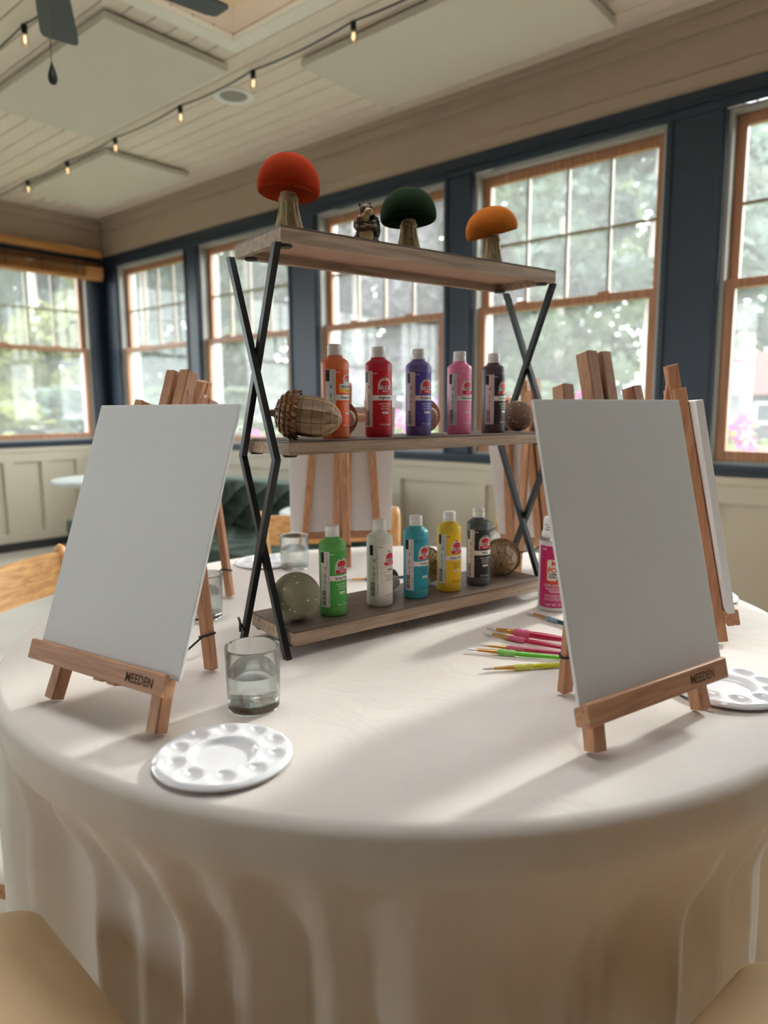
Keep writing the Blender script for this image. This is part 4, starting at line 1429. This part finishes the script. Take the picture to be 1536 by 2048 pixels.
# mushrooms lying on their sides; rot turns the stem to or from the camera
def lying(l, d, zs, R, capH, stemH, r0, r1, m_cap, m_gill, label, toward, yaw_off=0.0, dots=False, m_stem=None, drop=0.0):
    loc, p = at(l, d, zs)
    yaw = face_cam(p) + yaw_off
    # local axis +z (stem to cap) is laid horizontal: away from the camera when the stem points to it
    s_ = -1 if toward else 1
    rot = (Matrix.Rotation(yaw, 4, 'Z') @ Matrix.Rotation(s_ * (pi / 2 - drop), 4, 'X')).to_euler()
    ax = Matrix.Rotation(yaw, 4, 'Z') @ Matrix.Rotation(s_ * (pi / 2 - drop), 4, 'X') @ Vector((0, 0, 1))
    # the cap's rim rests on the board
    o = mushroom('velvet_mushroom', loc, rot, R, capH, stemH, r0, r1, m_cap, m_gill, label, m_stem=m_stem or M_stem_w, frill=False, dots=dots, gills=26, bulb=True)
    o.location = Vector(loc) + Vector((0, 0, R + 0.0005)) - ax * stemH - ax * (capH * 0.3)
    o.location.z = loc.z + R * cos(drop) + 0.0005 - (ax * (stemH + capH * 0.3)).z
    return o
lying(0.036, 0.050, zb_, 0.0415, 0.048, 0.020, 0.012, 0.010, velvet('sage velvet', (138, 136, 112)), velvet('sage gills', (120, 110, 90)), 'round sage-green flecked mushroom cap on the bottom shelf, lower left', False, dots=True)
lying(0.583, 0.060, zm, 0.0320, 0.040, 0.018, 0.011, 0.009, velvet('mauve brown velvet', (146, 120, 108)), velvet('mauve gills', (120, 100, 90)), 'round brown flecked mushroom cap at the right end of the middle shelf', False, dots=True)
lying(0.178, 0.120, zm, 0.0320, 0.022, 0.030, 0.015, 0.010, velvet('moss brown velvet', (82, 74, 56)), velvet('rosy gills', (176, 128, 112)), 'mushroom on its side behind the orange bottle, rosy gills showing', True, radians(25))
lying(0.375, 0.120, zm, 0.0345, 0.020, 0.032, 0.016, 0.010, velvet('crimson velvet', (146, 20, 24)), velvet('dusty pink gills', (200, 160, 150)), 'crimson-rimmed mushroom on its side behind the purple bottle', True, radians(25))
lying(0.276, 0.112, zb_, 0.0240, 0.018, 0.026, 0.013, 0.008, velvet('wine velvet', (116, 34, 34)), velvet('grey gills', (150, 146, 140)), 'small wine-red mushroom on its side behind the white bottle', True, radians(30))
lying(0.380, 0.118, zb_, 0.0390, 0.026, 0.034, 0.020, 0.012, velvet('taupe velvet', (142, 118, 98)), velvet('straw gills', (198, 180, 146)), 'taupe mushroom on its side between turquoise and yellow bottles', True, radians(-20))

# acorns of faceted wood with scaly caps
M_ac = wood('carved acorn wood', (138, 112, 84), (178, 150, 114), 14.0, 'Z', 0.6, 0.4, 10)
M_sc = mat('bronze acorn scale', (132, 92, 58), 0.45, metal=0.25, noise=0.3, nscale=80)
M_sc2 = mat('straw acorn scale', (172, 138, 100), 0.5, noise=0.3, nscale=80)
M_groove = mat('acorn groove', (92, 66, 44), 0.8)
def acorn(loc, rot, R, L, capR, capH, m_scale, label):
    """axis along local z: tip up at z = L, cap round z = 0"""
    o = thing('wooden_acorn', loc, 0, label, 'acorn', 'carved wooden acorns on the shelf', rot=rot)
    prof = [(0.90, 0.0), (1.0, 0.18), (1.0, 0.40), (0.93, 0.60), (0.76, 0.78), (0.45, 0.92), (0.06, 1.0)]
    ns = 10
    def rad(i): return prof[i][0] * R
    # facets: each its own flat piece on a slightly smaller dark core, so that joints show as grooves
    MB().lathe([(r * R * 0.972, z * L * 0.985) for r, z in prof], ns).build('core', M_groove, o)
    for i in range(len(prof) - 1):
        r0, z0, r1, z1 = prof[i][0] * R, prof[i][1] * L, prof[i + 1][0] * R, prof[i + 1][1] * L
        me = None
        for k in range(ns):
            if me is None:
                b = MB()
                a0, a1 = 0.0, 2 * pi / ns
                g = 0.0007
                def pt(r, a, z): return Vector((r * cos(a), r * sin(a), z))
                q = [pt(r0, a0, z0), pt(r0, a1, z0), pt(r1, a1, z1), pt(r1, a0, z1)]
                cen = (q[0] + q[1] + q[2] + q[3]) / 4
                q = [v + (cen - v).normalized() * g for v in q]
                inn = [v * 0.955 for v in q]
                b.add(q + inn, [(0, 1, 2, 3), (0, 4, 5, 1), (1, 5, 6, 2), (2, 6, 7, 3), (3, 7, 4, 0)])
                oo = b.build('facet', M_ac, o); me = oo.data
            else:
                place('facet', me, o, rot=(0, 0, 2 * pi * k / ns))
    MB().lathe([(0.004, -capH), (capR * 0.55, -capH * 0.93), (capR * 0.88, -capH * 0.55), (capR * 0.98, -capH * 0.1), (capR * 0.96, capH * 0.16), (R * 0.9, capH * 0.2)], 28).build('cap_core', m_scale, o, smooth=True)
    b = MB()
    rows = 6
    for j in range(rows):
        f = j / (rows - 1)
        e = radians(78 - 84 * f)
        rr = capR * cos(e) * (1.0) + 0.001; z = -capH * sin(e)
        cnt = max(6, int(26 * cos(e)))
        for k in range(cnt):
            q = 2 * pi * (k + 0.5 * (j % 2)) / cnt
            n_ = Vector((cos(q) * cos(e), sin(q) * cos(e), -sin(e)))
            c = Vector((rr * cos(q), rr * sin(q), z))
            up = Vector((cos(q) * sin(e), sin(q) * sin(e), cos(e)))
            sd = n_.cross(up)
            s_ = 0.0058
            pts = [c - up * s_ * 0.7 - sd * s_ * 0.8, c - up * s_ * 0.7 + sd * s_ * 0.8, c + sd * s_ * 0.75 + up * s_ * 0.3 + n_ * 0.0014, c + up * s_ * 1.0 + n_ * 0.0028, c - sd * s_ * 0.75 + up * s_ * 0.3 + n_ * 0.0014, c + up * s_ * 0.2 + n_ * 0.0030]
            b.add(pts, [(0, 1, 5), (1, 2, 5), (2, 3, 5), (3, 4, 5), (4, 0, 5)])
    b.build('cap_scales', m_scale, o, kind='stuff')
    MB().tube([(0, 0, -capH * 0.95), (0.001, 0.001, -capH - 0.010), (0.003, 0.001, -capH - 0.016)], [0.0065, 0.0055, 0.0045], 10).build('stalk', m_scale, o, smooth=True)
    return o
L0, p0 = at(0.033, 0.036, zm)
yw = face_cam(p0)
acorn(Vector(L0) + Vector((0, 0, 0.0405)), (Matrix.Rotation(yw + radians(-8), 4, 'Z') @ Matrix.Rotation(radians(96), 4, 'Y')).to_euler(), 0.0335, 0.078, 0.0370, 0.030, M_sc, 'wooden acorn with bronze scaly cap lying on the middle shelf')
L0, p0 = at(0.562, 0.080, zb_)
yw = face_cam(p0)
acorn(Vector(L0) + Vector((0, 0, 0.0385)), (Matrix.Rotation(yw, 4, 'Z') @ Matrix.Rotation(radians(98), 4, 'X')).to_euler(), 0.0335, 0.050, 0.0380, 0.028, M_sc2, 'wooden acorn with straw scaly cap, tip to the front, on the bottom shelf')

# squirrel figurine
M_sqb = mat('brown resin fur', (86, 62, 44), 0.55, noise=0.35, nscale=120, bump=0.6, bscale=350)
M_sqt = mat('dark resin fur', (46, 34, 28), 0.55, noise=0.4, nscale=150, bump=0.8, bscale=300)
M_sqc = mat('cream resin fur', (186, 158, 112), 0.6, noise=0.12, nscale=90, bump=0.3, bscale=250)
L0, p0 = at(0.193, 0.060, zt)
sq = thing('squirrel_figurine', L0, face_cam(p0) + radians(12), 'small brown squirrel figurine with folded arms on the top shelf', 'figurine')
def remeshed(name, b, m, parent, vox=0.0011):
    o = b.build(name, m, parent, smooth='full')
    md = o.modifiers.new('remesh', 'REMESH'); md.mode = 'VOXEL'; md.voxel_size = vox; md.use_smooth_shade = True
    sm = o.modifiers.new('smooth', 'SMOOTH'); sm.iterations = 3; sm.factor = 0.5
    return o
b = MB()
b.ball((0, 0.002, 0.020), (0.0165, 0.015, 0.021), 24, 16)               # trunk
b.ball((0, 0.001, 0.038), (0.0135, 0.012, 0.014), 24, 16)               # chest
b.ball((0.001, -0.004, 0.062), (0.0125, 0.0125, 0.0115), 24, 16)        # head
b.ball((0.003, -0.013, 0.058), (0.0075, 0.0075, 0.0065), 18, 12)        # muzzle
for s_ in (-1, 1):
    b.ball((s_ * 0.0085, 0.0, 0.0735), (0.0030, 0.0024, 0.0052), 12, 10)   # ears
    b.ball((s_ * 0.0155, -0.003, 0.011), (0.0085, 0.0125, 0.0115), 18, 12) # haunches
    b.ball((s_ * 0.0150, -0.013, 0.003), (0.0055, 0.0100, 0.0032), 16, 10) # feet
    b.ball((s_ * 0.0150, -0.003, 0.040), (0.0058, 0.0062, 0.0090), 16, 10) # upper arms
b.tube([(-0.0165, -0.004, 0.036), (-0.015, -0.013, 0.031), (-0.003, -0.0165, 0.030), (0.009, -0.0155, 0.034)], [0.0052, 0.0052, 0.0048, 0.004], 12)
b.tube([(0.0165, -0.004, 0.036), (0.015, -0.013, 0.033), (0.004, -0.0175, 0.033), (-0.007, -0.0155, 0.036)], [0.0052, 0.0050, 0.0046, 0.004], 12)
remeshed('body', b, M_sqb, sq)
b = MB()
b.ball((0.0, -0.0100, 0.017), (0.0125, 0.0085, 0.0165), 20, 14)
b.build('belly', M_sqc, sq, smooth='full')
b = MB()
b.ball((0.0032, -0.0150, 0.0575), (0.0080, 0.0068, 0.0065), 18, 12)
b.ball((-0.002, -0.0120, 0.0500), (0.0070, 0.0060, 0.0080), 18, 12)
remeshed('muzzle_bib', b, M_sqc, sq)
MB().ball((0.0045, -0.0215, 0.0590), (0.0020, 0.0014, 0.0015), 12, 8).build('nose', M_ink, sq, smooth='full')
for s_ in (-1, 1):
    MB().ball((0.002 + s_ * 0.0060, -0.0145, 0.0655), (0.0016, 0.0012, 0.0018), 12, 8).build('eye', M_ink, sq, smooth='full')
b = MB()
b.ball((-0.0125, -0.0140, 0.0455), (0.0060, 0.0058, 0.0068), 16, 12)
b.build('nut', mat('nut resin', (112, 72, 54), 0.5), sq, smooth='full')
b = MB()
tp = [(0.006, 0.012, 0.004), (0.014, 0.018, 0.016), (0.019, 0.019, 0.030), (0.020, 0.016, 0.044), (0.015, 0.013, 0.055), (0.008, 0.013, 0.058)]
b.tube(tp, [0.006, 0.010, 0.0115, 0.011, 0.0085, 0.004], 16)
for i in range(26):                                                # tufts along the tail
    f = i / 25 * 4.6
    k = int(f); g = f - k
    c = Vector(tp[k]).lerp(Vector(tp[k + 1]), g)
    a = i * 2.4
    b.ball(c + Vector((0.0085 * cos(a), 0.0085 * sin(a), 0)), (0.0042, 0.0036, 0.0055), 10, 8)
remeshed('tail', b, M_sqt, sq)

# ------------------------------------------------------------------ spray can
M_can_w = mat('can enamel', (228, 224, 222), 0.35)
M_can_p = mat('magenta can print', (206, 28, 112), 0.4)
M_can_o = mat('orange red print', (222, 72, 44), 0.45)
M_steel = mat('tin rim', (190, 188, 186), 0.3, metal=0.9)
pc = (0.343, 1.395, TZ)
can = thing('spray_can', W(*pc), -atan2(pc[0], pc[1]) + A, 'pink acrylic sealer spray can behind the right canvas', 'spray can')
CR = 0.0325
MB().lathe([(CR - 0.002, 0), (CR + 0.0008, 0.001), (CR + 0.0008, 0.004), (CR, 0.006), (CR, 0.142), (CR - 0.001, 0.1435)], 56).build('body', M_can_w, can, smooth=40)
MB().lathe([(CR - 0.002, 0.0), (CR + 0.0012, 0.0004), (CR + 0.0014, 0.003), (CR + 0.0006, 0.0045)], 56, cap=False).build('bottom_rim', M_steel, can, smooth=True)
MB().lathe([(CR + 0.0002, 0.1425), (CR + 0.0008, 0.144), (CR - 0.002, 0.1475), (CR - 0.006, 0.150)], 56).build('shoulder', M_steel, can, smooth=True)
cap_ = MB().lathe([(CR - 0.0045, 0.1475), (CR - 0.004, 0.150), (CR - 0.0048, 0.158), (CR - 0.0065, 0.160), (CR - 0.0075, 0.182), (CR - 0.0085, 0.1865), (CR - 0.012, 0.1885)], 48).build('cap', mat('white can lid', (240, 238, 234), 0.35), can, smooth=40)
b = MB()
for i, s_ in enumerate(('PRESS DOWN TAB AND LIFT', 'TO REMOVE THE LID HERE', 'OPRIMA LA LENGUETA Y')):
    wrap(b, fit_text(s_, 0.0026, 0.042, 0.02), CR - 0.0064, radians(-12), 0.1735 - 0.0050 * i)
b.build('lid_print', M_ink, cap_)
tf = radians(14)
R2 = CR + 0.0003
patch(MB(), R2, tf - radians(75), tf + radians(75), 0.010, 0.1335, 40).build('front_label', M_can_p, can)
R3 = CR + 0.0006
lb = MB(); wrap(lb, poly2d(rrect(0.056, 0.050, 0.008), 3), R3, tf, 0.083)
lbo = lb.build('logo_field', M_can_o, can)
lb = MB(); wrap(lb, poly2d(rrect(0.047, 0.042, 0.004), 3), R3 + 0.0002, tf, 0.0855)
lbp = lb.build('logo_plate', M_wht, can)
b = MB()
wrap(b, fit_text('MOD', 0.0105, 0.030, 0.03), R3 + 0.0004, tf, 0.0945)
wrap(b, fit_text('PODGE', 0.0105, 0.044, 0.03), R3 + 0.0004, tf, 0.0810)
for dx in (-0.0035, 0.0035):
    wrap(b, ([(0.0030 * cos(2 * pi * k / 12) + dx, 0.0020 * sin(2 * pi * k / 12)) for k in range(12)], [tuple(range(12))]), R3 + 0.0004, tf, 0.0660)
b.build('logo_print', M_can_o, lbp)
b = MB()
wrap(b, fit_text('SUPER HI-SHINE', 0.0036, 0.039, 0.04), R3 + 0.0004, tf, 0.0757)
wrap(b, fit_text('SUPER BRILLANTE', 0.0036, 0.039, 0.04), R3 + 0.0004, tf, 0.0702)
b.build('logo_subtitle', M_ink, lbp)
b = MB()
for s_, z, h_, w_ in (('PLAID', 0.1255, 0.0034, 0.011),):
    wrap(b, fit_text(s_, h_, w_, 0.02), R3, tf - radians(54), z)
for s_, z, h_, w_ in (('CLEAR ACRYLIC SEALER', 0.0530, 0.0046, 0.062), ('SELLADOR ACRILICO', 0.0465, 0.0046, 0.052), ('TRANSPARENTE', 0.0405, 0.0046, 0.040),
                      ('DANGER! EXTREMELY FLAMMABLE. HARMFUL', 0.0345, 0.0021, 0.056), ('VAPOR. CAN CAUSE IRRITATION IF INHALED', 0.0312, 0.0021, 0.056),
                      ('PELIGRO! EXTREMADAMENTE INFLAMABLE', 0.0275, 0.0021, 0.056), ('VAPOR NOCIVO. PUEDE CAUSAR IRRITACION', 0.0244, 0.0021, 0.056),
                      ('NET WT. 11 oz/312 g', 0.0135, 0.0046, 0.050)):
    wrap(b, fit_text(s_, h_, w_, 0.015), R3, tf, z)
patch(b, R3, tf - radians(60), tf + radians(60), 0.0205, 0.0207, 30)
b.build('label_print', M_wht, can)

# ------------------------------------------------------------------ palettes, glasses, brushes
M_plas = mat('white plastic', (240, 240, 244), 0.12, coat=0.3)
def palette_mesh():
    N, M_ = 150, 44
    R = 0.0795
    wells = [(0.0585 * cos(2 * pi * (k + 0.5) / 10), 0.0585 * sin(2 * pi * (k + 0.5) / 10)) for k in range(10)]
    def sm(x): x = max(0, min(1, x)); return x * x * (3 - 2 * x)
    def hgt(x, y_):
        r = sqrt(x * x + y_ * y_)
        z = 0.0105
        if r > 0.074: z -= 0.0035 * sm((r - 0.074) / 0.0055)
        z -= 0.0075 * sm((0.0395 - r) / 0.0060)
        for wx, wy in wells:
            q = sqrt((x - wx) ** 2 + (y_ - wy) ** 2)
            if q < 0.0150:
                z -= 0.0055 * (1 - (q / 0.0150) ** 2) ** 0.7
        return z
    b = MB(); vs_ = [(0, 0, hgt(0, 0))]; fs_ = []
    for i in range(1, M_ + 1):
        r = R * i / M_
        for k in range(N):
            q = 2 * pi * k / N
            x, y_ = r * cos(q), r * sin(q)
            vs_.append((x, y_, hgt(x, y_)))
    for k in range(N):
        fs_.append((0, 1 + k, 1 + (k + 1) % N))
    for i in range(M_ - 1):
        for k in range(N):
            a = 1 + i * N
            fs_.append((a + k, a + N + k, a + N + (k + 1) % N, a + (k + 1) % N))
    # outer skirt and underside
    base = 1 + (M_ - 1) * N
    k0 = len(vs_)
    for r, z in ((R + 0.0006, 0.0050), (R - 0.0004, 0.0042), (R - 0.008, 0.0052), (0.058, 0.0008), (0.045, 0.0002), (0.036, 0.0)):
        for k in range(N):
            q = 2 * pi * k / N
            vs_.append((r * cos(q), r * sin(q), z))
    for k in range(N):
        fs_.append((base + k, base + (k + 1) % N, k0 + (k + 1) % N, k0 + k))
    for i in range(5):
        for k in range(N):
            a = k0 + i * N
            fs_.append((a + k, a + (k + 1) % N, a + N + (k + 1) % N, a + N + k))
    fs_.append(tuple(k0 + 5 * N + k for k in range(N)))
    return b.add(vs_, fs_)
pal = None
for x, y_, rz, lab in ((-0.188, 0.775, 10, 'white ten-well paint palette in the left foreground'), (0.489, 0.972, 25, 'white paint palette beside the right easel, cut off at the edge'),
                       (-0.312, 1.835, 0, 'white paint palette near the rear glass, behind the shelf'), (0.668, 1.475, 40, 'white paint palette behind the edge-on canvas')):
    if pal is None:
        o = palette_mesh().build('paint_palette', M_plas, smooth='full', loc=W(x, y_, TZ), rot=(0, 0, A + radians(rz)))
        pal = o.data
    else:
        o = place('paint_palette', pal, loc=W(x, y_, TZ), rot=(0, 0, A + radians(rz)))
    tag(o, lab, 'palette', 'white paint palettes on the table')

M_glass = glassy('drinking glass', 1.47, 0.12)
M_water = glassy('water', 1.33, 0.12, (252, 254, 254))
gl = None
for x, y_, lab in ((-0.179, 0.922, 'water glass in the left foreground, half full'), (-0.229, 1.775, 'water glass behind the shelf beside the rear palette'),
                   (-0.352, 1.345, 'water glass mostly hidden behind the left easel leg'), (0.315, 1.93, 'water glass behind the black bottle')):
    t_ = thing('water_glass', W(x, y_, TZ), 0, lab, 'glass', 'water glasses on the table')
    if gl is None:
        g = MB().lathe([(0.0005, 0.0), (0.030, 0.0), (0.0342, 0.0025), (0.0350, 0.006), (0.0372, 0.086), (0.0366, 0.0878), (0.0358, 0.0872), (0.0350, 0.084), (0.0330, 0.0135), (0.030, 0.0115), (0.0005, 0.0108)], 56, cap=False).build('tumbler', M_glass, t_, smooth=50)
        w_ = MB().lathe([(0.0005, 0.0110), (0.0298, 0.0117), (0.0328, 0.0137), (0.0341, 0.0490), (0.0341, 0.0502), (0.0005, 0.0500)], 56, cap=False).build('water', M_water, t_, smooth=50)
        gl = (g.data, w_.data)
    else:
        place('tumbler', gl[0], t_); place('water', gl[1], t_)

M_ferr = mat('brass ferrule', (204, 158, 92), 0.3, metal=0.85)
M_brist = mat('white bristles', (232, 226, 222), 0.8)
def brush(x0, y0, x1, y1, r, handle, grip, lab, flat=False, length=0.19, bl=0.016, fl_=0.034):
    """tip at (x0, y0), handle towards (x1, y1), lying on the cloth"""
    d = Vector((x1 - x0, y1 - y0))
    yaw = atan2(d.y, d.x)
    o = thing('paintbrush', W(x0, y0, TZ + r * 1.25), yaw + A, lab, 'paintbrush', 'paintbrushes on the table')
    def turned(name, prof, m, sy=1.0, sz=1.0):
        b = MB().lathe(prof, 18)
        b.xf(Matrix.Scale(sz, 4, Vector((0, 0, 1))) @ Matrix.Scale(sy, 4, Vector((0, 1, 0))) @ Matrix.Rotation(pi / 2, 4, 'Y'))
        return b.build(name, m, o, smooth=50)
    g0 = bl + fl_; g1 = g0 + 0.030
    s1, s2 = (1.5, 0.6) if flat else (1.0, 1.0)
    turned('bristles', [(r * 0.25 if not flat else r * 0.6, 0.0), (r * 0.62, bl * 0.6), (r * 0.62, bl + 0.002)], M_brist, s1, s2)
    turned('ferrule', [(r * 0.60, bl), (r * 0.72, bl + fl_ * 0.55), (r * 0.90, bl + fl_ * 0.8), (r * 0.86, bl + fl_ * 0.83), (r * 0.9, bl + fl_ * 0.86), (r * 0.9, g0)], M_ferr, 1.1 if flat else 1.0, 0.9)
    turned('grip', [(r * 0.95, g0), (r * 1.25, g0 + 0.006), (r * 1.22, g0 + 0.011), (r * 1.02, g0 + 0.015), (r * 1.20, g0 + 0.020), (r * 1.22, g0 + 0.025), (r * 1.0, g1)], grip)
    turned('handle', [(r * 0.95, g1), (r * 1.0, g1 + 0.02), (r * 0.7, length * 0.8), (r * 0.35, length)], handle)
    return o
def hm(n_, c): return mat(n_, c, 0.25, coat=0.4)
def gm(n_, c): return mat(n_, c, 0.5, trans=0.2)
brush(0.281, 1.354, 0.336, 1.272, 0.0042, hm('teal handle', (28, 84, 100)), gm('blue grey grip', (140, 170, 180)), 'teal-handled flat brush beside the spray can', True)
brush(0.186, 1.243, 0.306, 1.178, 0.0062, hm('crimson handle', (196, 30, 84)), gm('rose grip', (222, 110, 146)), 'thickest crimson-handled brush of the fan of brushes')
brush(0.176, 1.224, 0.299, 1.140, 0.0042, hm('crimson handle', (196, 30, 84)), gm('rose grip', (222, 110, 146)), 'thin crimson-handled brush touching the thickest brush')
brush(0.157, 1.162, 0.291, 1.116, 0.0036, hm('crimson handle', (196, 30, 84)), gm('rose grip', (222, 110, 146)), 'thinnest crimson-handled brush above the green one')
brush(0.138, 1.138, 0.285, 1.093, 0.0042, hm('lime handle', (110, 206, 50)), gm('mint grip', (164, 230, 130)), 'lime-green flat brush on the table', True)
brush(0.150, 1.047, 0.293, 1.064, 0.0040, hm('yellow handle', (206, 208, 40)), gm('lemon grip', (226, 226, 110)), 'yellow-handled pointed brush nearest the front')
brush(-0.095, 1.632, 0.06, 1.655, 0.0036, hm('navy handle', (52, 66, 110)), gm('steel blue grip', (110, 130, 160)), 'navy-handled brush behind the green and white bottles')
brush(0.215, 1.70, 0.05, 1.665, 0.0036, hm('teal handle', (28, 84, 100)), gm('blue grey grip', (140, 170, 180)), 'dark teal brush behind the turquoise bottle')
